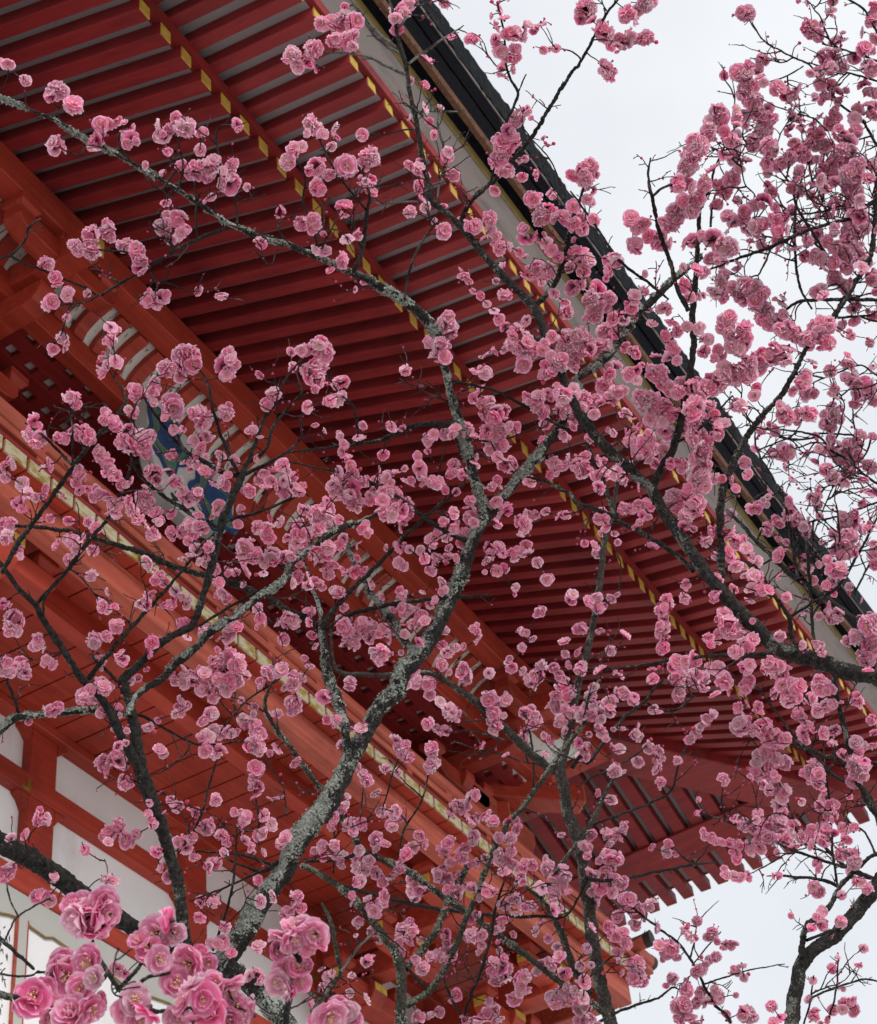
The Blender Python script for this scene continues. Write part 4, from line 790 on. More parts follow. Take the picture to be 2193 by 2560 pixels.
# every blossom: window x,y,radius
BL = {
1: """50,380,42 15,365,28 335,540,62 305,570,45 365,545,45 430,625,58 465,600,35 335,865,62 310,845,45 600,740,52 560,760,40 640,730,44 690,720,42 750,745,48 560,835,58 590,800,40 545,860,35 755,810,42 790,840,58 750,850,35
940,745,45 970,800,48 1000,770,38 935,800,38 1040,695,38 1100,760,65 1125,740,40 1160,1010,58 1130,1030,40 1240,990,66 1260,950,45 1230,1040,45 1320,1010,30 1365,1085,66 1340,1110,42 540,1385,55 520,1360,38 630,1370,52 650,1400,40 640,1330,40 445,1460,52 470,1490,40 540,1490,55 510,1470,35
740,1450,50 810,1480,50 820,1575,55 840,1540,40 800,1520,35 960,1345,52 985,1320,35 1060,1300,52 1085,1370,48 1040,1280,38 275,1560,52 330,1650,50 310,1630,35 405,1745,48 300,1795,54 880,1780,52 955,1765,52 930,1800,38 985,1745,32 1700,960,50 1740,890,50 1720,930,40""",
2: """20,330,60 60,400,42 110,350,52 150,285,58 160,390,42 200,140,48 260,130,48 330,110,52 390,130,56 280,240,52 350,250,60 390,210,38 320,170,40 380,270,35 660,60,60 640,110,42 710,30,45 690,80,35 150,740,58 130,700,35 170,770,40 30,890,42 80,870,38 20,960,44 175,980,58 130,1010,38 240,1030,40 180,1110,56
345,990,68 370,960,42 480,930,60 450,970,42 510,950,35 440,1060,35 490,1060,38 335,1240,60 145,1290,52 140,1350,44 170,1320,35 165,1480,35 220,1490,40 305,1530,56 320,1560,35 250,1600,30 770,1000,42 925,1365,54 1095,1340,54 1075,1310,35 1200,1290,48 1200,1360,40 1230,1410,48 1250,1470,46 1160,1410,28 1310,1460,30 1370,1490,30 1400,1520,28 1270,1590,45
1415,1380,64 1390,1350,38 1450,1180,54 1470,1150,40 1500,1280,58 1560,1260,45 1610,1290,54 1530,1240,48 1260,850,58 1310,780,56 1350,700,54 1300,880,52 1330,830,50 1250,950,62 1290,1010,52 1220,960,38 1410,650,38 1440,700,18 1510,815,17 1540,860,15 1572,850,15 1525,845,14 1250,290,50 1230,240,40 1340,290,48 1340,340,44 1280,330,42 1230,160,40 1280,110,40 1250,60,38 1205,95,24 1330,200,50 1380,220,44 1400,160,40 1435,150,38 1460,180,34 1500,140,38 1290,200,35 1260,440,28 1330,410,32 1290,460,24 1245,15,16 1205,10,15
1740,80,58 1040,1630,38 1070,1660,28 1030,1600,25 1095,1722,20 1140,1750,28 1180,1800,26 1220,1840,30 1250,1890,36 1290,1940,36 1330,1990,36 1360,1930,28 1400,1960,28 1280,1750,44 1430,1610,54 1480,1590,52 1540,1600,54 1500,1650,44 1690,1700,54 1740,1680,40 1570,1740,40 1640,1790,34 1500,1400,42 1530,1440,40 1560,1480,40 1600,1520,38 1670,1580,40 1700,1480,44 1720,1540,44 1700,1330,50 1740,1360,44 1690,1220,44
1680,1040,44 1740,1000,50 1760,1070,48 940,1900,54 960,1960,54 900,2000,52 870,2010,40 950,1870,36 1650,2000,58 1720,1990,58 1560,1990,40 190,2030,48""",
3: """55,60,62 90,120,38 130,150,46 160,190,58 220,250,56 270,240,56 320,210,48 390,220,56 340,230,42 430,230,34 470,250,16 300,80,56 340,110,46 280,110,34 400,20,56 360,60,38 440,10,40 170,410,48 200,440,44 160,380,36 990,75,60 1020,90,38 960,70,34 1390,175,56 1350,160,44 1430,210,44 1575,210,34 1315,255,14 1480,340,58 1530,330,48 1500,400,48 1570,390,44 1450,330,40 1640,340,44 1700,290,48 1740,290,38 1720,380,44 1740,430,40 1430,430,38 1440,500,44 1500,500,48 1530,560,48 1450,590,38 1550,600,34
1700,520,44 1740,560,48 1760,620,44 1720,640,38 1745,130,48 1760,50,48 1760,230,38 1180,960,56 1220,960,38 1130,640,38 1090,480,48 1180,530,52 1230,570,48 1280,555,44 1270,620,22 1280,690,32 1260,660,24 945,650,34 945,700,38 945,740,34 870,780,38 910,830,46 930,880,38 930,940,44 1000,950,40 860,920,38 960,1000,34 800,1000,46 910,1070,60 870,1130,48 750,1090,52 820,1100,38 1040,870,38 1050,830,48 1300,900,58 1330,920,48 1260,930,48 1280,840,38 1420,850,52 1440,800,56 1400,800,38 1480,870,52 1420,940,26
1480,960,52 1475,1030,58 1500,980,44 1560,790,56 1600,850,58 1640,780,48 1570,900,56 1560,960,44 1500,730,48 1530,690,44 1620,900,40 1430,690,36 1390,730,28 1520,650,38 1330,770,22 1640,700,46 1700,700,38 1760,680,38 1660,650,38 1290,1060,46 1320,1020,44 1330,1090,44 1270,1110,38 1310,1130,38 1720,970,34 1750,1050,38 1760,960,28 510,1310,38 320,1300,56 340,1350,48 380,1330,48 410,1310,34 350,1460,58 330,1440,38 440,1400,52 490,1440,56 540,1440,44 220,1510,46 190,1600,44 80,980,52 60,1050,48 100,1030,38 60,1180,38 20,1300,48 100,1300,38 30,1360,38
640,1440,44 690,1420,52 740,1400,38 800,1420,70 830,1450,52 830,1210,38 790,1220,26 890,1370,26 980,1250,52 1040,1220,48 1100,1200,56 890,1290,44 930,1310,44 980,1310,48 1060,1340,48 1100,1330,44 1180,1310,58 1200,1360,58 1190,1420,44 1220,1290,38 1060,1380,34 840,1530,38 870,1540,34 960,1560,34 950,1610,38 950,1490,18 1190,1480,34 1360,1430,34 1350,1520,38 1390,1540,38 1440,1530,44 1450,1580,44 1410,1500,34 1530,1470,48 1540,1560,52 1660,1500,52 1700,1540,48 1750,1470,44 1680,1590,48 1740,1640,52 1520,1650,48 1580,1690,44 1480,1430,38 1530,1350,38 1690,1350,48
920,1700,48 990,1680,56 1040,1700,60 1090,1730,56 1000,1770,52 1060,1790,56 960,1750,44 850,1670,44 820,1740,44 870,1760,44 800,1720,38 1415,1730,44 1440,1710,38 1600,1710,44 1215,1790,38 1220,1760,28 1170,1770,18 1120,1820,44 1220,1860,34 1570,1930,44 1640,1900,38 1750,1870,34 1720,1840,18 115,1720,68 140,1800,64 80,1770,52 100,1850,60 200,1760,48 60,1540,48 20,1480,44 40,1600,44 20,1700,38 180,1960,60 240,1890,52 270,1880,48 60,1900,38 60,1990,52 20,2000,48 290,1800,22 340,1760,44 390,1720,34 400,1620,26 445,1915,34 520,1830,44 490,1830,34 650,1930,38 720,1940,44 560,1900,44 590,1960,38 520,1990,38
650,1700,48 700,1760,38 740,1620,44 640,1680,38 870,1950,60 900,1880,48 990,1950,56 930,2000,56 1000,2000,48 860,1900,44 770,2010,48""",
4: """45,750,48 20,780,34 30,730,30 130,850,44 200,470,46 210,530,48 170,560,44 240,580,44 210,615,44 365,585,48 345,570,32 510,565,56 530,600,42 485,540,36 455,540,17 425,350,48 450,380,34 400,330,34 600,110,22 640,150,38 610,200,34 650,120,34 580,130,14 655,480,52 620,470,38 690,510,38 640,440,28 810,300,46 800,340,38 780,280,28 830,270,24 905,250,44 900,320,44 910,370,28 930,290,24 1020,390,70 1000,360,50 1045,430,48 985,410,40
1105,110,84 1080,80,56 1140,140,56 1070,150,46 1150,80,44 1345,150,70 1340,200,56 1350,85,48 1390,140,40 1180,460,70 1160,430,52 1200,500,50 1225,450,40 1335,435,48 1320,410,30 1230,560,44 1200,590,42 1150,600,44 1190,640,38 1620,320,44 1600,340,30 1500,530,32 1490,500,18 1540,570,22 1515,700,26 760,610,58 740,590,48 840,620,58 800,660,50 880,570,44 760,535,38 850,650,38 710,610,40 910,790,56 880,770,42 930,830,38 1040,840,42 1020,820,34 985,770,28 1025,670,28 1000,690,24
290,740,44 270,750,32 240,920,42 210,930,32 110,955,42 90,970,28 130,1000,28 470,800,42 500,810,28 450,850,38 470,890,34 370,920,22 340,900,18 680,980,46 650,1010,34 700,950,38 775,1000,44 850,990,52 880,960,42 820,1060,42 800,1030,38 760,950,28 830,930,38 860,910,32 900,1150,42 880,1110,34 920,1160,32 840,1080,28 940,1080,26 1100,920,52 1080,900,38 1120,960,34 1020,1020,28 990,1010,14 1010,1040,28 1140,1120,70 1090,1130,48 1190,1110,50 1130,1090,40 1020,1180,18 1110,1190,28 1160,1240,42 1200,1230,38 1130,1270,32 1080,1290,28 1180,1310,28 1230,1220,38
1090,730,28 1130,720,34 1170,740,34 1210,770,38 1250,800,38 1290,750,28 1310,840,38 1330,860,38 1270,850,34 1220,690,22 1350,800,28 1180,670,22 1300,980,42 1280,1010,34 1260,1040,28 1430,1005,32 1480,890,44 1440,890,22 1560,790,38 1530,830,34 1600,830,34 1670,740,44 1660,880,44 1640,860,38 1700,840,44 1740,870,38 1730,810,28 1680,910,38 1610,770,28 1410,1090,34 1530,1110,44 1580,1130,52 1590,1170,44 1660,1080,38 1600,1050,22 1460,1230,66 1500,1270,56 1440,1280,44 1600,1280,62 1620,1320,44 1560,1310,44 1680,1300,34 1700,1260,24 1750,1160,48 1750,1210,48 1690,1170,28 1450,1370,44 1400,1380,28 1350,1380,24 1560,1380,28 1760,1390,38
335,1215,40 430,1200,46 450,1230,38 400,1180,32 110,1250,32 120,1280,24 40,1100,52 60,1090,42 20,1130,38 950,1400,42 930,1380,34 970,1430,34 880,1520,38 900,1500,26 1040,1490,38 1080,1520,38 1010,1570,38 1030,1540,28 1120,1530,28 1320,1500,42 1340,1530,34 1090,1680,42 1080,1670,28 1220,1720,48 1200,1710,32 1370,1730,52 1400,1700,42 1350,1760,42 1300,1770,28 1110,1760,28 1540,1650,34 1680,1770,38 1700,1640,38 1740,1660,38 1740,1680,38 690,1700,46 700,1680,30 555,1785,52 570,1760,32 730,1880,50 590,1870,38 610,1900,28 215,1795,50 220,1770,38 290,1905,50 275,1890,30 150,1955,54 140,1930,35
40,1905,38 20,1890,32 60,1970,42 20,1950,34 80,1640,52 70,1700,48 60,1730,38 40,1570,34 20,1550,34 900,1790,42 940,1780,34 880,1850,34 870,1950,22 1360,1870,60 1320,1900,52 1280,1900,48 1390,1930,44 1340,1950,52 1260,1950,44 1160,1960,48 1190,1970,38 1050,2000,48 1090,2000,38 1010,1980,34 1290,2010,48 1350,2010,48 1420,2010,44 1580,1960,38 1600,1990,34 1670,1950,44 1650,1970,34 1740,1990,38 1540,2020,28 610,2020,44 1140,2020,38""",
5: """200,60,56 170,40,48 230,90,48 80,70,44 110,60,38 150,200,68 140,140,44 170,240,48 200,150,48 110,180,38 310,255,50 290,260,38 340,250,34 290,355,46 270,360,38 320,330,34 445,505,30 440,580,26 310,570,26 300,550,18 330,620,34 320,660,38 350,690,34 370,750,38 390,790,34 360,720,28 840,580,46 860,560,36 830,610,34 930,560,38 970,560,34 1010,490,38 1060,500,38 1080,540,28 990,520,38 910,50,56 900,20,52 880,100,44 930,110,44 1165,195,44 1140,170,22 1190,210,24 1165,375,50 1190,360,38 1130,380,34 1240,440,60 1210,450,50 1270,430,48 1260,470,48 1150,460,34 1180,540,48 1250,550,48 1220,570,44 1340,520,44 1310,510,34
1220,640,48 1260,620,44 1200,650,38 1290,640,34 1100,570,28 1390,140,56 1400,110,48 1370,160,38 1530,200,44 1560,190,38 1500,210,28 1440,360,48 1420,340,42 1500,340,50 1470,390,38 1510,420,38 1540,310,28 1630,330,48 1610,310,44 1650,380,56 1600,400,44 1690,320,44 1690,290,38 1750,370,48 1620,440,38 1510,450,28 1690,470,34 1740,410,34 1690,510,28 1370,50,48 1320,30,42 1410,20,48 1280,60,28 1230,70,28 1170,80,28 1210,60,24 1440,90,38 1460,40,38 1510,60,42 1560,100,38 1640,70,64 1690,50,56 1620,130,56 1680,120,48 1710,90,44 1700,160,34 1280,740,46 1270,730,38 1330,720,38 1340,740,34 1590,760,48 1570,720,44 1620,740,38 1660,710,44 1690,720,34
1740,780,44 1720,770,34 1550,800,34 1110,700,34 1100,720,28 1500,590,28 1760,740,28 980,740,38 975,790,38 960,800,28 780,760,46 770,740,34 790,800,34 860,840,44 820,830,44 880,850,34 800,850,28 705,845,44 730,830,28 595,820,44 600,850,34 550,820,28 640,780,28 690,760,22 920,870,28 930,890,28 460,840,38 440,830,34 500,900,38 490,950,38 480,920,28 300,780,38 330,850,50 370,900,48 320,900,48 290,830,44 390,860,44 400,930,38 350,950,38 280,910,38 420,960,34 410,1000,28 260,880,34 340,810,44 380,980,34 230,950,28 580,910,50 620,910,50 560,950,44 640,930,44 650,1000,62 610,1030,48 700,1020,48 570,1020,38 720,960,34 680,1060,34 530,1000,28 600,1060,34
1030,800,34 1050,810,28 1210,870,34 1240,830,34 1170,870,18 15,830,44 30,880,44 80,870,34 70,900,34 30,800,28 195,1040,72 160,1030,56 230,1060,52 230,1000,48 100,1000,44 80,1110,52 60,1150,48 90,1170,48 50,1200,44 110,1140,38 180,1110,48 1080,950,38 1090,990,44 1080,1050,46 1100,1080,34 1060,1060,34 1230,960,44 1290,990,38 1300,1010,34 1260,1040,34 1240,1100,28 1390,1085,52 1370,1070,38 1400,1110,38 915,1080,34 870,1160,44 840,1180,34 890,1140,34 860,1210,28 980,1120,38 1000,1140,34 1030,1200,38 1060,1160,38 1050,1140,34 670,1110,34 690,1090,22 575,1230,24 660,1230,38 690,1220,28 720,1240,28 640,1210,22 785,1245,32 670,1330,48 650,1320,34 850,1370,34 830,1360,24
880,1300,38 940,1290,34 960,1280,28 1000,1290,28 870,1280,24 1200,1230,44 1240,1230,44 1190,1270,34 1260,1260,34 1170,1310,28 1335,1270,42 1410,1210,38 1420,1260,38 1390,1250,34 1475,1315,38 1240,1365,38 1280,1350,34 1210,1360,28 1530,1415,40 1680,1525,44 1350,1465,28 1490,1610,36 1510,1590,24 1470,1630,24 1405,1725,34 1440,1755,32 1380,1720,24 1385,1820,28 1110,1715,36 1130,1775,38 1090,1710,24 1040,1815,28 945,1845,40 930,1830,28 910,1920,40 890,1910,28 1040,1980,48 1040,1940,38 1050,2010,38 1190,1970,38 1325,1925,44 1300,1920,28 1390,1960,28 1420,2000,28 1440,2010,24 1715,1710,34 1750,1710,28 1730,1950,38 1710,1850,24
915,1430,32 910,1490,28 670,1500,40 660,1480,28 680,1520,28 300,1490,44 270,1480,28 195,1455,40 190,1430,28 330,1580,28 130,1605,34 110,1600,24 350,1375,38 400,1370,44 450,1370,34 330,1360,28 240,1390,34 220,1350,34 250,1340,28 220,1280,44 190,1290,38 250,1270,28 170,1320,28 170,1240,38 240,1230,44 280,1330,38 130,1280,28 330,1180,34 300,1210,34 410,1220,22 440,1120,34 460,1090,28 500,1460,24 410,1290,24 50,1390,34 30,1440,34 60,1420,28 70,1330,28 20,1280,34 560,1520,24 620,1600,24 690,1600,44 720,1600,38 670,1590,28 780,1570,28 840,1560,34 870,1540,28 790,1640,44 770,1670,38 740,1680,38 810,1660,34
430,1700,44 330,1690,48 340,1750,48 350,1720,44 390,1800,40 310,1730,28 330,1800,28 370,1660,28 430,1680,34 490,1760,40 460,1750,28 610,1760,44 600,1740,34 560,1710,38 550,1740,34 500,1700,38 480,1660,34 690,1740,34 550,1830,38 560,1870,48 520,1870,34 540,1900,34 510,1840,34 775,1785,32 140,1750,34 160,1810,28 130,1930,28 50,1650,38 20,1650,34 310,1650,28 50,2010,44 80,2000,34 370,2020,38 770,2010,34 830,2010,34 100,1880,22 670,1850,18""",
6: """60,20,48 120,40,56 20,60,48 180,30,38 290,45,34 350,80,38 320,60,28 340,170,44 310,200,44 350,240,34 410,160,28 190,200,38 160,270,50 240,310,48 280,300,34 200,350,44 140,370,28 460,200,56 500,190,48 520,240,38 440,180,38 500,260,38 465,95,34 540,100,44 590,120,34 560,40,38 850,90,50 830,60,38 870,160,44 920,30,50 960,60,48 990,20,48 1090,70,38 1440,20,56 1480,20,48 1390,130,34 1050,330,40 1060,280,34 970,390,44 390,350,60 440,350,60 410,390,52 370,330,44 560,290,52 620,270,60 680,280,52 710,250,38 600,310,48 520,390,48 470,440,52 500,480,52 480,400,48 560,450,52 600,420,38 520,530,52 540,560,44 430,470,44 750,270,38 720,290,44
700,400,66 680,430,60 760,410,56 660,480,52 630,540,44 780,380,44 720,450,48 820,520,44 840,560,44 870,490,38 690,560,48 780,600,38 760,660,34 390,640,68 420,600,46 350,660,44 420,690,44 510,650,38 500,690,34 470,740,20 560,730,38 590,720,28 640,730,34 620,760,34 665,885,50 575,930,54 550,960,50 600,980,48 720,970,44 690,960,44 640,1040,48 700,1020,44 650,1100,28 690,1120,22 620,1090,28 520,960,38 40,350,48 20,400,38 50,390,38 100,440,38 70,580,34 180,530,18 370,510,24 155,720,28 45,770,50 20,760,44 110,800,38 160,780,38 230,800,50 210,810,44 270,830,34 360,870,28
390,1040,38 420,1050,28 370,1080,28 340,1110,18 150,1020,34 130,1060,38 170,1050,28 240,1197,24 105,1215,34 120,1265,34 110,1530,46 110,1560,46 130,1590,34 775,1760,34 790,1800,28 510,1820,44 490,1840,34 800,1130,38 830,1120,28 910,1130,38 930,1170,44 980,1190,38 1000,1230,38 940,1210,38 900,1250,34 910,1290,38 940,1340,44 1070,1310,38 1030,1280,28 1050,1400,48 1090,1480,38 1080,1440,28 1195,1275,46 1240,1520,36 1190,1410,18 860,820,28 920,830,28 940,880,28 1010,800,34 910,1030,34 1050,985,48 1080,980,34 1255,960,38 1270,820,24 1130,930,22 1180,1070,38 1230,1040,38 1290,1070,44 1310,1050,38 1200,1090,28 1360,1110,28 1340,1100,34 1190,1180,24
1640,1260,28 1540,1370,56 1500,1360,44 1560,1340,38 1475,1450,32 1520,1500,24 1430,1330,24 1490,1320,18 1610,1460,28 1680,1540,18 1500,1640,44 1540,1630,44 1470,1620,34 1540,1660,38 1670,1635,18 1740,1620,24 1640,1760,48 1600,1780,34 1200,1750,38 1330,1805,32 1430,1810,34 1450,1840,34 1410,1790,24 1235,665,54 1220,640,44 1260,670,44 1500,450,64 1520,400,48 1490,500,52 1540,470,38 1220,430,52 1250,460,48 1200,390,38 1310,440,44 1370,450,44 1390,430,34 1340,420,38 1340,260,48 1350,310,48 1350,210,48 1320,240,38 1370,270,44 1640,250,48 1700,270,52 1660,310,48 1620,230,48 1720,340,38 1640,380,34 1740,290,38 1590,220,38 1510,320,34 1760,360,38
1500,590,38 1540,620,44 1600,650,52 1650,690,56 1580,740,56 1660,600,48 1680,560,44 1560,700,44 1630,620,38 1740,760,48 1720,740,38 1750,570,28 1740,900,44 1410,650,24 1460,650,34 1440,750,18 1720,1120,38 1760,1100,28 1760,1270,44 1760,1330,38 870,1620,44 840,1640,38 890,1680,60 930,1720,56 900,1730,48 960,1740,38 1010,1760,56 1000,1810,56 1040,1770,44 930,1470,34 940,1850,44 990,1940,48 1020,1920,38 1010,1960,34 1150,1930,52 1130,1900,38 1200,1930,38 1180,1980,44 1210,2010,38 1020,2010,38 590,1900,44 570,1930,38 700,1900,44 680,1880,44 640,1900,34 830,1950,48 790,1940,38 590,1990,38 570,2000,34 620,1980,34 690,2000,56 740,2000,48 660,2010,44 870,2010,56 135,1950,44 255,1990,28 445,1950,28 440,2010,28 30,1700,38 30,1930,34 15,1840,28 1430,2010,38 1720,1960,38""",
7: """500,90,48 480,110,38 530,60,38 610,50,48 600,20,48 640,40,38 310,170,52 340,160,38 290,190,32 700,160,28 710,210,22 870,290,38 880,280,32 750,300,22 610,500,52 600,480,42 620,540,44 700,480,48 690,450,38 730,510,38 750,600,50 740,620,36 245,825,56 250,810,42 690,860,48 640,910,56 710,840,32 620,930,38 750,950,52 735,930,36 810,910,34 880,800,32 900,850,34 970,780,18 935,1010,42 1090,970,56 1120,950,42 1050,960,34 1155,1055,36 1140,1045,24 1270,1090,42 1240,1120,38 1290,1070,28 1215,875,58 1240,860,42 1190,870,36 1310,920,38 1340,950,34 1350,970,22 1110,720,16 1130,760,22 1160,790,26 1420,780,34 1440,840,44 1430,870,38 1460,830,34 1525,920,36 1450,950,34 1605,855,44 1690,930,38 1660,970,34 1700,910,28 1560,1020,28 1500,1020,18 1530,1185,34
1250,45,24 1200,50,50 1180,20,44 1230,60,38 1260,110,38 1080,140,46 1070,120,34 1100,150,34 1085,20,44 1250,200,44 1200,240,38 1270,210,28 1300,310,48 1260,300,44 1360,310,44 1230,330,44 1390,310,34 1190,340,34 1260,410,60 1310,410,44 1220,420,44 1440,240,44 1480,230,34 1450,270,28 1500,200,22 1525,270,48 1530,320,52 1510,380,56 1540,420,38 1470,390,38 1510,520,52 1520,590,52 1510,640,52 1540,560,44 1640,405,44 1750,490,38 1735,150,52 1720,130,44 1730,30,48 1550,25,34 1350,30,52 1340,70,38 1640,200,38 1580,210,34 1400,10,38 1660,560,12 40,1140,48 60,1110,38 20,1170,34 230,1290,52 300,1310,38 210,1270,38 270,1280,44 620,1170,38 670,1190,38 650,1190,28
700,1720,48 680,1700,38 740,1740,34 1310,1550,52 1290,1560,38 1340,1560,38 1530,1570,44 1520,1590,34 1520,1750,44 1470,1750,38 1550,1760,38 1540,1790,34 1750,1270,38 1740,1310,34 1690,1370,38 1700,1390,34""",
8: """35,30,44 30,10,38 35,150,44 30,190,38 60,110,28 215,100,46 240,90,28 370,20,38 365,45,34 285,240,34 270,260,28 430,290,38 400,300,22 450,270,22 750,20,38 830,20,44 840,90,38 965,190,48 940,170,30 1290,120,38 830,255,40 880,285,28 930,300,38 900,300,34 960,290,18 1145,385,32 1290,445,24 640,350,36 660,390,36 680,420,34 715,460,38 850,400,44 850,430,40 845,510,48 880,490,28 850,530,38 445,560,36 470,590,40 460,610,28 520,670,36 545,770,38 570,800,38 610,850,48 620,830,38 350,690,24 340,740,28 320,770,28 400,860,46 390,880,44 430,850,38 520,930,40 530,960,38 510,980,28 520,1000,28 205,985,44 210,975,34 160,1010,28 315,1030,38 280,1040,28 430,1080,46 410,1110,44 460,1130,38 430,1190,38 400,1190,34
480,1070,38 420,1010,34 540,1160,44 520,1140,38 600,1170,34 560,1200,34 570,1280,38 590,1270,28 660,1120,34 640,1140,28 720,1010,44 700,1030,44 740,990,38 690,1060,28 810,970,34 660,1080,24 770,1240,48 730,1250,38 750,1280,38 800,1220,28 955,970,46 930,1000,38 910,1020,28 1030,1010,44 1050,990,38 1010,1040,38 1040,1050,38 960,1080,34 890,1140,38 900,1120,34 930,1100,28 950,1170,38 990,1150,38 980,1210,34 1000,1270,38 1010,1240,34 890,1170,34 920,1190,28 940,1240,28 1060,1220,34 1090,1230,34 1130,1290,28 1090,1090,28 1120,1080,28 970,760,38 960,800,38 1000,740,34 1050,740,38 1060,710,38 1090,690,36 1030,760,38 1080,820,46 1100,840,34 1130,800,28 1165,795,44 1100,920,38 1090,950,34
1250,930,34 1320,940,38 1350,890,38 1340,830,34 1310,820,14 1370,860,22 1340,920,28 1220,1250,28 1180,1250,48 1160,1230,38 1260,1020,34 1240,1030,28 1290,1070,38 1330,1090,38 1270,1060,34 1380,1110,38 1400,1080,28 1350,1200,34 1380,1160,34 1320,1020,34 1550,1120,44 1600,1160,44 1640,1160,44 1570,1170,34 1630,1110,34 1570,1260,44 1560,1290,34 1620,1210,38 1660,1260,28 1280,1330,38 1340,1300,34 1400,1350,38 1440,1340,34 1270,1420,34 1130,1400,28 1470,1490,34 1500,1440,34 1540,1530,28 1590,1580,28 510,1370,44 490,1350,34 530,1350,28 380,1275,26 380,1325,20 410,1435,36 420,1420,28 400,1510,18 690,1490,60 730,1480,48 720,1540,38 670,1470,38 720,1440,38 930,1510,40 1100,1510,46 1060,1530,38 1150,1510,34 1080,1500,38
470,1660,42 490,1640,28 465,1890,40 60,1280,36 40,1330,28 80,1350,34 20,1370,24 210,1830,38 130,1910,34 930,1620,44 900,1640,38 960,1610,34 940,1660,28 980,1650,24 1250,1690,56 1280,1740,48 1220,1670,44 1230,1790,38 1210,1720,38 1300,1710,38 1390,1760,48 1380,1810,48 1400,1730,38 1400,1840,44 1340,1890,44 1320,1880,34 1000,1860,40 1200,1910,38 1190,1900,28 1230,1960,44 1180,1980,44 1160,1990,34 1250,2000,34 900,1965,36 850,1980,26 830,1990,18 770,2000,44 760,1980,34 1040,2010,38 1050,2000,28 1500,1680,34 1560,1690,40 1540,1670,34 1640,1740,38 1620,1730,34 1580,1900,50 1560,1880,44 1680,1900,48 1670,1880,38 1720,1950,44 1740,1990,44 1660,1820,34
1620,30,44 1590,90,38 1660,90,44 1590,160,44 1570,140,34 1640,170,38 1620,230,38 1700,190,44 1740,210,38 1680,80,34 1440,20,38 1450,40,28 1420,200,44 1460,250,48 1480,220,44 1440,260,38 1400,310,28 1400,190,38 1730,400,44 1740,450,44 1720,370,34 1520,440,28 1540,350,22 1560,370,18 1640,300,28 1600,260,28""",
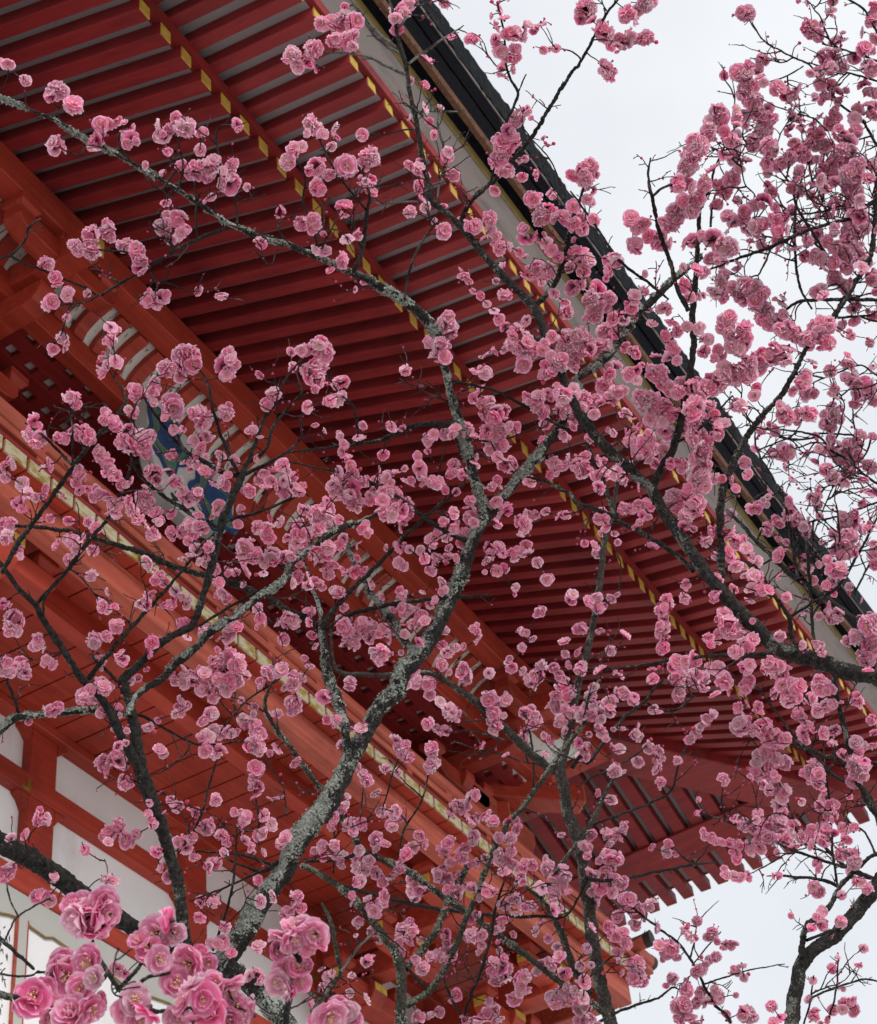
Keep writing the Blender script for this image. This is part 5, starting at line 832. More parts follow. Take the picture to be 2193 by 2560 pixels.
9: """75,100,38 100,120,38 180,150,48 210,130,44 190,180,44 160,160,38 330,120,38 340,100,34 280,80,38 270,70,34 40,200,48 20,220,44 90,210,38 130,230,34 140,280,38 150,320,34 465,180,44 450,170,34 355,280,34 370,340,32 425,400,36 430,380,28 480,420,34 360,485,36 250,410,38 210,400,28 220,540,44 230,520,34 215,290,18 475,530,38 460,480,22 490,510,28 495,600,34 600,480,32 590,490,22 600,60,44 600,90,40 590,20,38 640,10,34 750,30,48 720,10,44 680,20,34 820,90,40 900,70,26 1000,40,48 1010,20,38 980,80,24 870,10,34 965,270,60 940,280,48 990,250,40 1095,290,60 1110,270,48 1060,310,44 1200,350,50 1190,370,44 1230,350,44 1180,320,38 950,165,36 1010,140,28 1170,80,40 1160,60,28
1250,120,48 1240,100,44 1290,90,48 1310,40,48 1210,30,44 1260,20,44 1280,60,44 1380,110,40 1360,130,28 1450,40,60 1490,60,44 1325,205,50 1310,190,34 1360,270,38 1330,310,44 1350,290,34 1455,315,46 1480,150,44 1510,140,34 1560,130,18 1650,110,46 1640,90,28 1745,230,38 1760,310,34 1650,370,44 1680,390,38 1740,390,44 1620,335,12 1110,420,44 1080,450,44 1060,490,38 1140,460,50 1180,480,50 1230,490,48 1130,510,44 1250,500,38 1060,550,48 1040,560,34 1090,570,28 1150,570,38 1180,580,28 1660,530,64 1640,590,56 1690,560,48 1620,480,48 1700,500,44 1680,470,44 1410,490,38 1380,520,44 1370,570,48 1420,590,48 1430,560,44 1350,550,38 1450,580,34 1440,640,34
1170,640,50 1140,650,38 1240,650,38 1220,670,34 1200,730,48 1210,700,38 1200,790,44 1210,830,44 1180,810,34 1490,760,48 1500,740,38 1480,800,38 1450,700,28 1510,800,34 1530,740,28 1610,690,22 710,785,22 720,790,18 940,830,34 920,810,22 1000,860,44 980,850,38 1040,880,38 1100,870,48 1130,850,44 1160,880,48 1090,920,44 1200,880,44 1130,930,44 1180,950,44 1240,950,48 1210,910,44 1060,960,38 1000,980,34 1090,1000,34 1280,860,38 1280,900,44 1360,920,48 1330,930,38 1390,890,38 1470,890,50 1450,860,38 1480,920,38 1570,880,38 1630,890,38 1600,940,38 1570,960,34 1640,870,28 1640,1080,48 1620,1130,34 1650,1190,38 1680,1200,38 1720,1240,38 1740,1220,28 945,1060,36 950,1040,28
880,1155,34 930,1165,38 970,1170,36 1010,1165,34 1185,1155,34 1430,1120,26 1440,1105,18 1415,1245,52 1400,1220,38 1440,1260,38 1450,1370,38 1440,1390,28 1450,1450,38 1440,1440,28 1560,1430,38 1545,1640,18 1510,1710,34 1500,1700,24 1395,1780,26 1575,1830,18 1590,1930,48 1620,1890,34 1570,1950,34 1400,1990,38 1410,1970,34 1150,1930,34 1000,1980,56 980,1970,44 1040,2000,38 890,2010,38 1200,2000,38 1480,2010,28 1370,1890,28 440,985,28 530,1020,34 540,970,30 285,870,34 260,900,34 240,930,38 200,960,34 230,900,34 190,970,28 170,900,34 160,920,28 90,920,38 80,900,28 40,980,34 60,1010,28
210,1040,60 180,1050,48 240,1060,38 130,1070,24 170,1120,38 200,1110,34 80,1140,38 110,1150,28 60,1130,28 210,1190,48 190,1200,38 270,1200,44 260,1190,34 100,1240,44 140,1240,44 120,1280,28 90,1250,34 120,1320,28 210,1260,38 300,1300,48 280,1290,38 320,1310,38 420,1340,38 440,1310,34 400,1370,28 240,1400,38 260,1380,28 310,1370,38 330,1380,28 345,1455,38 360,1450,28 470,1470,32 220,1500,48 190,1490,34 270,1490,38 290,1560,38 240,1610,34 640,1480,36 655,1455,22 630,1490,24 785,1515,44 800,1490,34 790,1530,28 830,1550,22 870,1565,34 910,1570,34 935,1560,26 545,1590,52 560,1580,44 530,1620,38 590,1640,28 510,1610,28 350,1680,52 330,1680,44 370,1690,38 350,1770,56 330,1770,44 390,1790,38 380,1750,38
820,1640,34 840,1630,24 780,1660,34 730,1710,44 740,1720,38 700,1730,34 760,1680,28 975,1685,34 920,1715,32 985,1760,28 565,1765,36 550,1750,24 650,1840,44 640,1820,34 735,1840,38 720,1850,28 830,1870,48 820,1840,38 840,1890,28 620,1920,56 600,1930,48 640,1940,48 730,1910,48 760,1900,38 700,1910,38 790,1910,24 940,1865,20 620,1990,48 700,2020,38 740,2010,28 20,1800,38 30,1880,44 60,1940,38 30,1960,38 80,2000,38 40,2020,38 150,1735,14 650,1780,24""",
}
CHAIN = [(3, 56, 960,420, 1010,500, 1030,600, 1080,690, 1100,800, 1120,900, 1130,970), (3, 58, 850,680, 790,740, 760,830, 700,900, 650,970, 610,1050, 620,1130), (3, 56, 1630,980, 1640,1080, 1640,1180, 1660,1250),
 (3, 60, 700,1170, 640,1220, 580,1270, 540,1350), (3, 62, 1640,1310, 1600,1400, 1580,1500, 1600,1590), (3, 56, 1090,1880, 1180,1910, 1260,1960, 1340,1990, 1400,1990), (3, 54, 1420,1950, 1490,1890), (6, 62, 800,280, 900,220, 1000,190, 1080,110, 1180,80, 1270,50),
 (6, 54, 700,590, 740,650, 720,720, 720,800, 740,860), (6, 32, 260,1010, 320,990, 400,970, 450,980), (6, 36, 530,1520, 510,1590, 505,1640, 500,1690, 495,1720), (6, 50, 1630,1040, 1600,1130, 1620,1170, 1580,1220, 1560,1260), (6, 56, 1740,1680, 1740,1770, 1700,1850, 1740,1920),
 (6, 34, 830,1400, 830,1520), (4, 34, 580,650, 640,740, 690,800, 740,870), (4, 34, 560,920, 660,940), (8, 44, 1190,100, 1210,170, 1230,230, 1240,290), (9, 28, 810,195, 760,240, 720,290, 690,330, 670,370), (9, 30, 750,910, 830,950, 900,960, 960,980)]
# the big blossoms of the nearest shoots
BIGB = {7: """530,1400,150 610,1320,100 460,1420,95 570,1470,95 430,1330,70 650,1390,70 480,1310,70 920,1500,120 1000,1420,85 880,1590,90 940,1650,85 1030,1500,80 820,1540,70 420,1740,150 520,1680,110 370,1660,80 480,1820,90 560,1760,75 330,1740,70 200,1880,115 160,1930,80 260,1830,75 420,1970,120 540,1950,95 310,1920,90 300,2010,80 600,1900,60 800,1890,95 870,1960,100 740,1960,80 820,2010,80 1120,1680,110 1040,1790,95 1180,1620,60 1080,1620,60 1230,1680,60
1190,1870,130 1080,1900,90 1350,1830,115 1270,1800,80 1250,1970,110 1050,1990,80 1400,1930,75 1480,1980,80 1150,2010,80 1360,2010,75 1680,1540,100 1740,1460,80 1640,1600,60 1690,1720,85 1640,1790,80 1700,1850,70 1750,1780,60""",
 8: "30,1530,100 90,1470,85 160,1500,90 190,1560,55 120,1600,45 60,1700,75 120,1690,48 80,1790,55 30,1780,55 20,1850,45 250,1990,110 340,1960,80 200,2020,80 390,2010,60 300,1920,60"}

# ------------------------------------------------------------------ branch geometry
rng = np.random.default_rng(11)
def spline(pts, step):
    """Catmull-Rom through (x, y, w) photo points"""
    P = [np.array(p, float) for p in pts]
    if len(P) == 2: P = [P[0], (P[0]*2+P[1])/3, (P[0]+2*P[1])/3, P[1]]
    P = [2*P[0]-P[1]]+P+[2*P[-1]-P[-2]]; res = []
    for i in range(1, len(P)-2):
        L = np.hypot(*(P[i+1]-P[i])[:2]); n_ = max(2, int(L/step))
        for k in range(n_):
            t = k/n_; a, b_, c, d = P[i-1], P[i], P[i+1], P[i+2]
            q = .5*((2*b_)+(c-a)*t+(2*a-5*b_+4*c-d)*t*t+(3*b_-a-3*c+d)*t**3)
            q[2] = b_[2]+(c[2]-b_[2])*t; res.append(q)
    res.append(P[-2]); return np.array(res)
def tube_mesh(c, rad, sides, knob=0.0, seed=0.0):
    n_ = len(c); T = np.gradient(c, axis=0); T /= np.linalg.norm(T, axis=1)[:, None]+1e-12
    u = np.cross(T[0], [0.31, .52, .79]); u /= np.linalg.norm(u); V = np.zeros((n_, sides, 3))
    ang = np.arange(sides)*2*math.pi/sides
    for i in range(n_):
        u = u-T[i]*(u@T[i]); u /= np.linalg.norm(u)+1e-12; v = np.cross(T[i], u)
        d = np.cos(ang)[:, None]*u+np.sin(ang)[:, None]*v; r = np.full(sides, rad[i])
        if knob:
            for k in range(sides):
                p = c[i]+d[k]*rad[i]
                r[k] *= 1+knob*(mnoise.noise(Vector(p*42)+Vector((seed, 0, 0)))*1.0+.6*mnoise.noise(Vector(p*150))+.35*mnoise.noise(Vector(p*330)))
        V[i] = c[i]+d*r[:, None]
    idx = np.arange(n_*sides).reshape(n_, sides); a = idx[:-1]; b_ = idx[1:]
    F = np.stack([a, np.roll(a, -1, 1), np.roll(b_, -1, 1), b_], -1).reshape(-1, 4)
    V = V.reshape(-1, 3)
    return np.vstack([V, c[-1:]+T[-1:]*rad[-1]*.5]), F, [(int(idx[-1, k]), int(idx[-1, (k+1) % sides]), len(V)) for k in range(sides)]
def mesh_np(name, V, F, mat, parent, tris=(), smooth=True, attrs=None):
    off = parent_world(parent) if parent else Vector((0, 0, 0))
    V = np.asarray(V, np.float32)-np.array(off, np.float32)
    me = bpy.data.meshes.new(name); nq = len(F); nt_ = len(tris)
    me.vertices.add(len(V)); me.vertices.foreach_set('co', V.ravel())
    loops = np.concatenate([np.asarray(F, np.int32).ravel(), np.asarray(tris, np.int32).ravel()]) if nt_ else np.asarray(F, np.int32).ravel()
    me.loops.add(len(loops)); me.loops.foreach_set('vertex_index', loops)
    me.polygons.add(nq+nt_)
    me.polygons.foreach_set('loop_start', np.concatenate([np.arange(nq)*4, nq*4+np.arange(nt_)*3]).astype(np.int32))
    me.polygons.foreach_set('loop_total', np.concatenate([np.full(nq, 4), np.full(nt_, 3)]).astype(np.int32))
    me.polygons.foreach_set('use_smooth', np.full(nq+nt_, smooth))
    for m_ in (mat if isinstance(mat, (list, tuple)) else [mat]): me.materials.append(m_)
    if attrs:
        for k, arr in attrs.items():
            if k == 'mi': me.polygons.foreach_set('material_index', np.asarray(arr, np.int32)); continue
            at = me.attributes.new(k, 'FLOAT', 'POINT'); at.data.foreach_set('value', np.asarray(arr, np.float32))
    me.update(); me.validate()
    o = bpy.data.objects.new(name, me); COL.objects.link(o)
    if parent: o.parent = parent
    return o
roots = {}; nodes = []          # nodes: x, y, depth, tree, width
flakes = {k: [] for k in TREES}
ground_at = {'A': (.25, -.9), 'B': (1.6, -.4), 'C': (.3, .2), 'D': (.2, .1), 'E': (1.8, 0), 'F': (.1, .1), 'G': (.2, -.5)}
first = {}
for key, d0, d1, pts in branches: first.setdefault(key, (d0, pts))
for key, T in TREES.items():
    d0, pts = first[key]; p = P3(pts[0][0], pts[0][1], d0); r0 = pts[0][2]*.5*d0/FPX
    right = CAM[0]*np.array([1, 1, 0]); right /= np.linalg.norm(right); fw = np.array([math.sin(YAW), math.cos(YAW), 0])
    a, b_ = ground_at[key]; base = p+right*a+fw*b_; base[2] = 0
    roots[key] = thing('plum_tree', tuple(base), T['label'], 'tree', 'plum trees blossoming in front of the gate')
    T['base'] = base; T['start'] = p; T['r0'] = r0
def bark_for(key, w_, bi=None):
    if key == 'A' and w_ >= 34/ZS: return BARK_L if LICHEN[bi] else BARK_D
    if w_ < 34/ZS and key != 'G': return TWIG
    return TREES[key]['bark']
PALE_SET = {('B', 18), }
stray = {k: [[], [], 0] for k in TREES}       # loose twigs gathered per tree
def add_twig(key, c, rad):
    V, F, tr = tube_mesh(c, rad, 5); s = stray[key]
    s[0].append(V); s[1].append(np.asarray(F)+s[2]); s[2] += len(V)
for bi, (key, d0, d1, pts) in enumerate(branches):
    root = roots[key]; wmax = max(p[2] for p in pts)
    s = spline(pts, 5.0 if wmax < 14 else max(2.0, wmax*.065)); L = len(s); t = np.linspace(0, 1, L)
    dep = d0+(d1-d0)*t + .02*np.sin(t*9+bi)*min(1, 12/wmax)
    jit = min(1.6, .10*wmax+.5)
    ph = rng.uniform(0, 6, 4)
    q = np.cumsum(np.hypot(np.gradient(s[:, 0]), np.gradient(s[:, 1])))
    env = np.minimum(1, np.minimum(t, 1-t)*8)
    def kink(o_): return np.array([mnoise.noise(Vector((v/26, o_, bi)))*1.5+mnoise.noise(Vector((v/9, o_+7, bi)))*.9 for v in q])
    s[:, 0] += env*jit*kink(ph[0]); s[:, 1] += env*jit*kink(ph[2]+20)
    c = np.array([P3(x, y, d) for (x, y, w_), d in zip(s, dep)]); rad = np.maximum(s[:, 2]*(.385 if wmax > 24 else .45)*dep/FPX, .0010)
    if wmax < 22: rad *= 1+.16*np.sin(q/6.3+ph[0])*np.sin(q/2.9+ph[2])
    if bi == [i for i, b_ in enumerate(branches) if b_[0] == key][0]:
        # carry the trunk on down to the ground, outside the picture
        T = TREES[key]; k = 16; ts = np.linspace(1, 0, k, endpoint=False)
        c0 = np.array([T['start']*(1-a)+T['base']*a + np.array([0, 0, 0]) for a in ts]); 
        r0 = np.array([T['r0']*(1+1.2*a) for a in ts]); c = np.vstack([c0, c]); rad = np.concatenate([r0, rad])
    if wmax > 30/ZS*1.0:
        sides = 22 if wmax > 24 else 12
        V, F, tr = tube_mesh(c, rad, sides, .24 if key in 'AF' else .19, bi*3.1)
        nm = 'trunk' if wmax > 40 and bi == [i for i, b_ in enumerate(branches) if b_[0] == key][0] else ('limb' if wmax > 18 else 'branch')
        mesh_np(nm, V, F, bark_for(key, wmax, bi) if not (key == 'B' and pts[0][0] < 1120 and pts[0][1] < 520 and wmax < 14) else PALE, root, tr)
        if (LICHEN[bi] or key == 'F') and wmax > 17:
            flakes[key].append((V[:-1], c, sides))
    else:
        V, F, tr = tube_mesh(c, rad, 7)
        pale = (key == 'B' and pts[0][1] < 520 and pts[0][0] < 1120) or (key == 'F' and d0 < 4.16)
        mesh_np('branch', V, F, PALE if pale else bark_for(key, wmax, bi), root, tr)
    for (x, y, w_), d in list(zip(s, dep))[::2]: nodes.append((x, y, d, key, w_))
# ------------------------------------------------------------------ blossoms: positions
ents = []
for pan, txt in BL.items():
    for e in txt.split():
        x, y, r_ = [float(v) for v in e.split(',')]; X, Y = unp(pan, x, y); ents.append([X, Y, r_/ZS, 0])
for ch in CHAIN:
    pan, r_ = ch[0], ch[1]; pp = np.array(ch[2:], float).reshape(-1, 2)
    seg = np.hypot(*np.diff(pp, axis=0).T); cum = np.concatenate([[0], np.cumsum(seg)])
    for q in np.arange(0, cum[-1], r_*.62):
        x = np.interp(q, cum, pp[:, 0]); y = np.interp(q, cum, pp[:, 1])
        for _ in range(2):
            X, Y = unp(pan, x+rng.normal(0, r_*.33), y+rng.normal(0, r_*.33)); ents.append([X, Y, r_*rng.uniform(.72, 1.0)/ZS, 0])
for pan, txt in BIGB.items():
    for e in txt.split():
        x, y, r_ = [float(v) for v in e.split(',')]; X, Y = unp(pan, x, y); ents.append([X, Y, r_/ZS, 1])
E_ = np.array(ents); NB = len(E_)
nx = np.array([[n_[0], n_[1]] for n_ in nodes]); nd = np.array([n_[2] for n_ in nodes]); nk = np.array([n_[3] for n_ in nodes]); nw = np.array([n_[4] for n_ in nodes])
isG = nk == 'G'
best = np.full(NB, 1e9); par = np.zeros(NB, int); src = np.zeros(NB, int)
for i in range(NB):
    D = np.hypot(nx[:, 0]-E_[i, 0], nx[:, 1]-E_[i, 1]) + np.where(isG == (E_[i, 3] == 1), 0, 1e6)
    if E_[i, 3] == 0: D = np.maximum(D-nw*.3, 0)+np.where(nw > 22, 10, 0)
    par[i] = int(np.argmin(D)); best[i] = D[par[i]]
done = np.zeros(NB, bool); info = [None]*NB; links = []
for _ in range(NB):
    i = int(np.argmin(np.where(done, 1e12, best))); done[i] = True
    if src[i] == 0:
        j = par[i]; dep, key, px, py = nd[j], nk[j], nx[j, 0], nx[j, 1]
        wj = nw[j]*dep/FPX*.5
    else:
        j = par[i]; dep, key = info[j][0], info[j][1]; px, py = E_[j, 0], E_[j, 1]; wj = 0
    rr = E_[i, 2]*dep/FPX
    big = E_[i, 3] == 1
    gap = math.hypot(px-E_[i, 0], py-E_[i, 1])
    front = big or rng.random() < .74
    base_d = dep if src[i] == 0 else info[j][2]
    off = (wj+rr*.55)*(-1 if front else 1)*min(1.0, 1.6-gap/60) if gap < 80 and src[i] == 0 else rng.normal(0, .35*rr)
    dd = base_d+off
    info[i] = (dd, key, base_d)
    if gap > E_[i, 2]*.45: links.append((i, px, py, base_d if src[i] == 0 else info[j][0], key, gap))
    D = np.hypot(E_[:, 0]-E_[i, 0], E_[:, 1]-E_[i, 1])*1.0+6 + np.where((E_[:, 3] == E_[i, 3]), 0, 1e6)
    m_ = (D < best) & ~done
    best[m_] = D[m_]; par[m_] = i; src[m_] = 1
# connecting twigs
for i, px, py, pd, key, gap in links:
    x, y = E_[i, 0], E_[i, 1]; d = info[i][0]; n_ = max(4, int(gap/7)+3); t = np.linspace(0, .88, n_)
    bend = rng.normal(0, .10)*gap; ox, oy = -(y-py)/max(gap, 1), (x-px)/max(gap, 1)
    zig = .018*gap*np.sin(t*rng.uniform(9, 16)+rng.uniform(0, 6))*np.sin(math.pi*t)
    sx = px+(x-px)*t+ox*(bend*np.sin(math.pi*t)+zig); sy = py+(y-py)*t+oy*(bend*np.sin(math.pi*t)+zig)
    sdp = pd+(d-pd)*t
    c = np.array([P3(a, b_, e) for a, b_, e in zip(sx, sy, sdp)])
    w0 = 2.6+min(3.2, gap/55); w0 = w0*2.4 if key == 'G' else w0
    rad = np.maximum((w0*(1-t)+2.3*t)*.5*sdp/FPX, .0009)
    add_twig(key, c, rad)
    for k in range(0, n_, 2): pass
# bare spurs and thorny side shoots along every branch
shoot_bl = []
def shoot(key, x, y, d, ang, L, w0, depth=0):
    n_ = max(4, int(L/6)); xs, ys, ds = [x], [y], [d]; a = ang; da = rng.normal(0, .0012)
    for k in range(n_):
        a += rng.normal(0, .15); xs.append(xs[-1]+math.cos(a)*L/n_); ys.append(ys[-1]+math.sin(a)*L/n_); ds.append(ds[-1]+da*L/n_)
    t = np.linspace(0, 1, n_+1); ds = np.array(ds)
    c = np.array([P3(p_, q_, e) for p_, q_, e in zip(xs, ys, ds)])
    rad = np.maximum((w0*(1-t)+1.5*t)*.5*ds/FPX, .0007)*(1+.25*(rng.random(n_+1)-.3))
    add_twig(key, c, rad)
    if key != 'G' and L > 26:
        for k in range(1, n_+1):
            if rng.random() < (.03 if key == 'E' else .045): shoot_bl.append((xs[k]+rng.normal(0, 3), ys[k]+rng.normal(0, 3), rng.uniform(20, 44)/ZS, ds[k], key))
            if rng.random() < .12: shoot_bl.append((xs[k]+rng.normal(0, 3), ys[k]+rng.normal(0, 3), rng.uniform(5, 11)/ZS, ds[k], key))
    if depth < (2 if key == 'E' else 1):
        for k in range(1, n_):
            if rng.random() < (.15 if depth == 0 else .10):
                shoot(key, xs[k], ys[k], ds[k], a+rng.choice([-1, 1])*rng.uniform(.5, 1.2), L*rng.uniform(.2, .6), w0*.75, depth+1)
for key, d0, d1, pts in branches:
    s = spline(pts, 8.0); dens = TREES[key]['dens']; L = len(s); w_m = max(p[2] for p in pts)
    for k in range(2, L):
        x, y, w_ = s[k]
        if not (-60 < x < 2260 and -60 < y < 2620): continue
        prob = .085*dens*(1.0 if w_m < 22 else .55)
        if key == 'G': prob *= .5
        if rng.random() < prob:
            tx, ty = s[k][:2]-s[k-1][:2]; a = math.atan2(ty, tx)+rng.choice([-1, 1])*rng.uniform(.5, 1.3)
            d = d0+(d1-d0)*k/L
            Lq = rng.choice([rng.uniform(8, 26), rng.uniform(25, 85), rng.uniform(70, 150)], p=[.42, .38, .20])*(1.5 if key == 'E' else 1.1)
            shoot(key, x, y, d, a, Lq, 2.6+Lq*.016)
extra = []
def stalk(i, e):
    d, key = info[i][0], info[i][1]; t = np.linspace(0, 1, 5); bx_, by_ = rng.normal(0, 2, 2)
    c = np.array([P3(E_[i, 0]+(e[0]-E_[i, 0])*q+bx_*math.sin(3.14*q), E_[i, 1]+(e[1]-E_[i, 1])*q+by_*math.sin(3.14*q), d+.004) for q in t])
    add_twig(key, c, np.maximum((2.6-1.0*t)*.5*d/FPX, .0008))
for i in range(NB):
    if E_[i, 3] == 0 and rng.random() < .22:
        for _ in range(int(rng.integers(1, 3))):
            a = rng.uniform(0, 6.28); q = E_[i, 2]*rng.uniform(.85, 1.5)
            extra.append((E_[i, 0]+math.cos(a)*q, E_[i, 1]+math.sin(a)*q, rng.uniform(5, 10)/ZS, 0)); info.append(info[i]); stalk(i, extra[-1])
for i in range(NB):
    if E_[i, 3] == 0 and E_[i, 2] > 9 and rng.random() < (.03 if E_[i, 1] < 820 else .22):
        a = rng.uniform(0, 6.28); q = E_[i, 2]*rng.uniform(.9, 1.7)
        extra.append((E_[i, 0]+math.cos(a)*q, E_[i, 1]+math.sin(a)*q, E_[i, 2]*rng.uniform(.45, .95), 0)); info.append((info[i][0]+rng.normal(0, .012), info[i][1], info[i][2])); stalk(i, extra[-1])
for x, y, r_, d, key in shoot_bl: extra.append((x, y, r_, 0)); info.append((d, key, d))
E_ = np.vstack([E_, np.array(extra)]); NB = len(E_)
for key in TREES:
    sv, sf, n_ = stray[key]
    if n_:
        o = mesh_np('twigs', np.vstack(sv), np.vstack(sf), TWIG, roots[key]); o['kind'] = 'stuff'
# lichen flakes standing off the bark
for key, lst in flakes.items():
    VV, FF, base = [], [], 0
    for V, c, sides in lst:
        n_ = len(V)//sides; Vr = V.reshape(n_, sides, 3); cc = Vr.mean(1)
        cnt = int(n_*sides*(1.6 if key == 'A' else .7))
        for _ in range(cnt):
            i, k = rng.integers(0, n_), rng.integers(0, sides); p = Vr[i, k]+rng.normal(0, .0012, 3)
            f_ = mnoise.noise(Vector(p*17))*.75+mnoise.noise(Vector(p*55))*.5
            nrm = p-cc[i]; nrm /= np.linalg.norm(nrm)+1e-9
            if f_+.22*(nrm @ np.array([-.46, .62, .64])) < .13: continue
            nrm = nrm+rng.normal(0, .5, 3); nrm /= np.linalg.norm(nrm)
            u = np.cross(nrm, rng.normal(0, 1, 3)); u /= np.linalg.norm(u); v = np.cross(nrm, u)
            R_ = rng.uniform(.0008, .0025); m6 = [p+nrm*.0012]
            for q in range(6):
                a = q*math.pi/3; rr = R_*rng.uniform(.6, 1.25); m6.append(p+u*math.cos(a)*rr+v*math.sin(a)*rr+nrm*rng.uniform(-.0006, .0022))
            VV += m6; FF += [(base, base+1+q, base+1+(q+1) % 6) for q in range(6)]; base += 7
    if VV:
        o = mesh_np('lichen', np.array(VV), np.zeros((0, 4), int), LICH, roots[key], FF, False); o['kind'] = 'stuff'
# ------------------------------------------------------------------ blossom meshes
def petal(L, W, tilt0, tilt1, ruf, cup, R):
    """one petal: radial rows x cross columns, in the flower's own frame (axis +z)"""
    vs = [0.04, .38, .70, .90, 1.0]; us = [-1, -.5, 0, .5, 1]; P = []; tv = []
    r_ = 0; z_ = 0; pv = 0; ph = R.uniform(0, 6, 2)
    for v in vs:
        a = tilt0+(tilt1-tilt0)*v; r_ += (v-pv)*L*math.cos(a); z_ += (v-pv)*L*math.sin(a); pv = v
        wv = W*max(.10, math.sin(math.pi*min(1, .10+.72*v)))**.75*(1 if v < .95 else .74)
        for u in us:
            rr = r_-(.10*L*u*u if v > .8 else 0)
            zz = z_+cup*u*u*W*v*v + ruf*1.5*L*math.sin(3.1*u+ph[0])*v*v + ruf*.7*L*math.sin(6*u+ph[1])*max(0, v-.5)
            P.append((rr, u*wv, zz)); tv.append(v)
    F = [(i*5+j, i*5+j+1, (i+1)*5+j+1, (i+1)*5+j) for i in range(4) for j in range(4)]
    return np.array(P), F, tv
def flower(R, openness=1.0):
    """double plum flower, unit radius, axis +z -> V, F, tv, rnd, material index"""
    V, F, tv, mi = [], [], [], []; b_ = 0
    whorls = [(6, 1.0, .56, .02, .28, .05), (6, .92, .52, .25, .60, .07), (5, .76, .44, .60, 1.0, .09), (4, .55, .34, 1.0, 1.45, .12)]
    if openness < .5: whorls = [(5, 1.0, .60, .10, .34, .05), (5, .82, .50, .35, .6, .06)]
    elif openness < .9: whorls = [(5, 1.0, .62, -.05, .22, .05), (6, .88, .54, .15, .45, .07), (4, .62, .38, .5, .95, .10)]
    for wi, (n_, L, W, t0, t1, ruf) in enumerate(whorls):
        a0 = R.uniform(0, 6)
        for k in range(n_):
            P, f, t = petal(L*R.uniform(.90, 1.08), W*R.uniform(.88, 1.12), t0+R.normal(0, .10), t1+R.normal(0, .14), ruf*R.uniform(.5, 1.5), R.uniform(-.05, .38), R)
            a = a0+k*2*math.pi/n_+R.normal(0, .09); ca, sa = math.cos(a), math.sin(a)
            Q = np.stack([P[:, 0]*ca-P[:, 1]*sa, P[:, 0]*sa+P[:, 1]*ca, P[:, 2]], 1)
            V.append(Q); F += [tuple(i+b_ for i in q) for q in f]; tv += t; mi += [0]*len(f); b_ += len(P)
    # stamens
    for k in range(16):
        a = R.uniform(0, 6.28); e = R.uniform(.45, 1.5); L = R.uniform(.30, .55); d = np.array([math.cos(a)*math.cos(e), math.sin(a)*math.cos(e), math.sin(e)])
        s_ = np.cross(d, [0.2, .3, .9]); s_ /= np.linalg.norm(s_); w_ = .016
        Q = np.array([s_*w_, -s_*w_, d*L-s_*w_, d*L+s_*w_]); V.append(Q); F.append((b_, b_+1, b_+2, b_+3)); tv += [1]*4; mi.append(1); b_ += 4
        u2 = np.cross(d, s_); Q = np.array([d*L+s_*.045, d*L+u2*.045, d*L-s_*.045, d*L-u2*.045]); V.append(Q); F.append((b_, b_+1, b_+2, b_+3)); tv += [1]*4; mi.append(1); b_ += 4
    # calyx cup behind
    n_ = 6
    for ring_r, z in ((.07, -.30), (.16, -.16), (.22, -.05)):
        V.append(np.array([(ring_r*math.cos(i*math.pi/3), ring_r*math.sin(i*math.pi/3), z) for i in range(6)])); tv += [0]*6
    for q in range(2):
        for i in range(6): F.append((b_+q*6+i, b_+q*6+(i+1) % 6, b_+q*6+6+(i+1) % 6, b_+q*6+6+i)); mi.append(2)
    V = np.vstack(V); V[:, 2] -= .12
    return V, np.array(F), np.array(tv), np.full(len(V), R.random()), np.array(mi)
def rot_to(z, R):
    z = np.array(z, float); z /= np.linalg.norm(z); a = np.cross(z, R.normal(0, 1, 3)); a /= np.linalg.norm(a); return np.stack([a, np.cross(z, a), z], 1)
def pom(R, n_):
    V, F, tv, rn, mi = [], [], [], [], []; b_ = 0; sq = R.uniform(.75, 1.15, 3)
    k0 = R.uniform(0, 6)
    for k in range(n_):
        z = 1-2*(k+.5)/n_; r_ = math.sqrt(max(0, 1-z*z)); a = k0+k*2.39996; d = np.array([math.cos(a)*r_, math.sin(a)*r_, z])+R.normal(0, .38, 3); d /= np.linalg.norm(d)
        v, f, t, q, m_ = flower(R, R.choice([.3, .7, .7, 1.0])); M_ = rot_to(d, R); s_ = R.uniform(.50, .80)
        V.append(v*s_ @ M_.T + d*R.uniform(.28, .56)*sq); F.append(f+b_); tv.append(t); rn.append(q); mi.append(m_); b_ += len(v)
    V = np.vstack(V); V /= np.percentile(np.linalg.norm(V, axis=1), 93)
    return V, np.vstack(F), np.concatenate(tv), np.concatenate(rn), np.concatenate(mi)
def budm(R):
    V, F = [], []; n_ = 7; prof = [(.05, -1.0), (.45, -.75), (.85, -.2), (.95, .2), (.7, .7), (.15, 1.0)]
    for r_, z in prof: V += [(r_*math.cos(i*2*math.pi/n_), r_*math.sin(i*2*math.pi/n_), z) for i in range(n_)]
    mi = []
    for q in range(len(prof)-1):
        for i in range(n_): F.append((q*n_+i, q*n_+(i+1) % n_, (q+1)*n_+(i+1) % n_, (q+1)*n_+i)); mi.append(2 if q < 1 else 3)
    return np.array(V), np.array(F), np.zeros(len(V)), np.zeros(len(V)), np.array(mi)
VR = np.random.default_rng(5)
FL = [flower(VR, .7) for _ in range(6)]+[flower(VR, 1.0) for _ in range(4)]+[flower(VR, .3) for _ in range(3)]
PO = [pom(VR, n_) for n_ in (3, 4, 5, 6, 4, 3, 5, 4, 6, 5)]
BU = [budm(VR)]
shared = {}
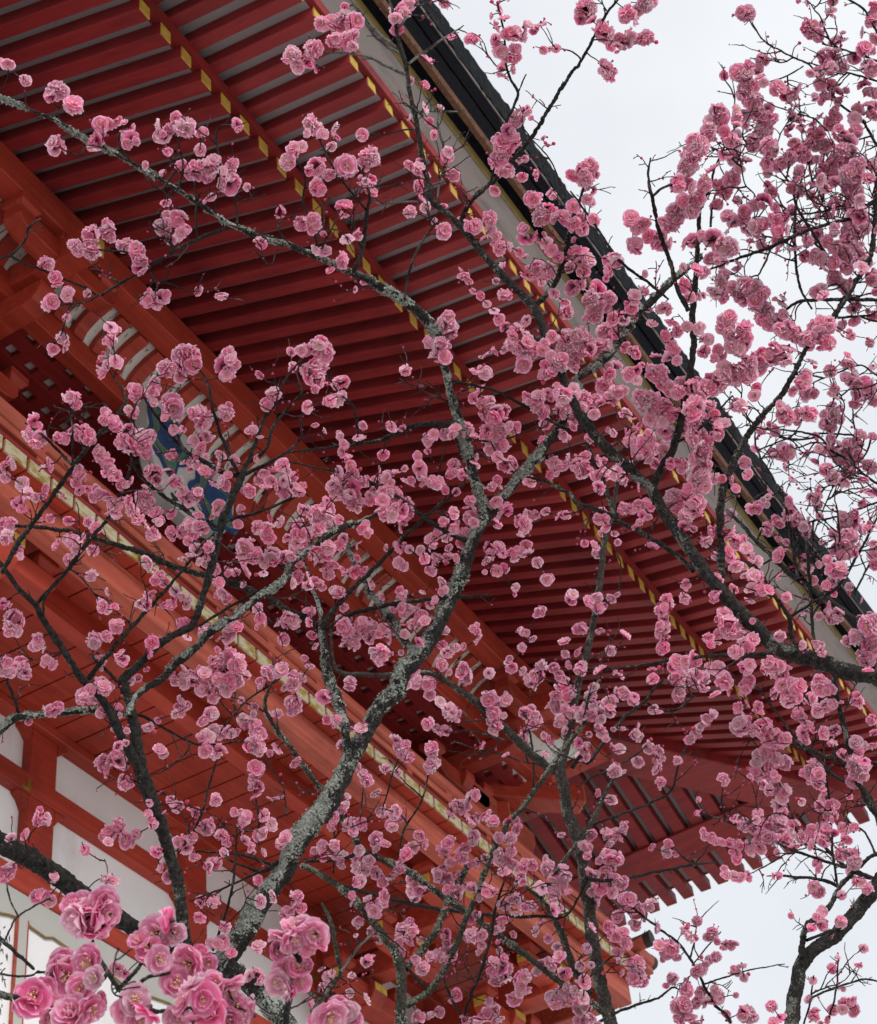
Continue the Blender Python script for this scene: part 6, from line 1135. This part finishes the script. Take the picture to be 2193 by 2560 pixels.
def shared_mesh(kind, vi, pink):
    k = (kind, vi, pink)
    if k not in shared:
        V, F, tv, rn, mi = {'f': FL, 'p': PO, 'b': BU}[kind][vi]
        o = mesh_np('blossom', V, F, [PINK[pink], STAM, CALYX, BUDM], None, attrs={'tv': tv, 'rnd': rn, 'mi': mi})
        shared[k] = o.data; bpy.data.objects.remove(o)
    return shared[k]
per = {k: [] for k in TREES}
for i in range(NB): per[info[i][1]].append(i)
for key, lst in per.items():
    root = roots[key]; pink = TREES[key]['pink']; rb = parent_world(root)
    vis = lambda i: 0 < E_[i, 0] < 2193 and 0 < E_[i, 1] < 2560
    lst.sort(key=lambda i: (not vis(i), -E_[i, 2]))
    SV, SF, ST_, SR, SM, base = [], [], [], [], [], 0
    for rank, i in enumerate(lst):
        x, y, rp, big = E_[i]; d = info[i][0]; pos = P3(x, y, d); r_ = rp*d/FPX
        toward = np.array([0, 0, H])-pos; toward /= np.linalg.norm(toward)
        zs = rp*ZS
        if zs < 17: kind, vi = 'b', 0
        elif big: kind, vi = ('p', int(rng.integers(len(PO)))) if zs > 125 else ('f', int(rng.integers(7)))
        elif zs >= 47: kind, vi = 'p', int(rng.integers(len(PO)))
        elif zs >= 30 and rng.random() < .35: kind, vi = 'p', int(rng.integers(len(PO)))
        else: kind, vi = 'f', int(rng.integers(len(FL)))
        ax = toward*(1.0 if big else .8)+rng.normal(0, .55 if big else .75, 3)
        M_ = rot_to(ax, rng)
        sc_ = r_*(1.12 if kind == 'f' else 1.02 if kind == 'p' else .9)
        sc3 = sc_*rng.uniform(.93, 1.07, 3)
        if rank < 100:
            o = bpy.data.objects.new('bud' if kind == 'b' else 'blossom', shared_mesh(kind, vi, pink)); COL.objects.link(o); o.parent = root
            mw = Matrix([[M_[a][b_]*sc3[b_] for b_ in range(3)]+[pos[a]-rb[a]] for a in range(3)]+[[0, 0, 0, 1]]); o.matrix_local = mw
        else:
            V, F, tv, rn, mi = {'f': FL, 'p': PO, 'b': BU}[kind][vi]
            SV.append((V*sc3) @ M_.T+pos); SF.append(F+base); ST_.append(tv); SR.append((rn+rng.random()*.999) % 1); SM.append(mi); base += len(V)
    if SV:
        o = mesh_np('blossoms', np.vstack(SV), np.vstack(SF), [PINK[pink], STAM, CALYX, BUDM], root, attrs={'tv': np.concatenate(ST_), 'rnd': np.concatenate(SR), 'mi': np.concatenate(SM)}); o['kind'] = 'stuff'
print('blossoms', NB, {k: len(v) for k, v in per.items()})
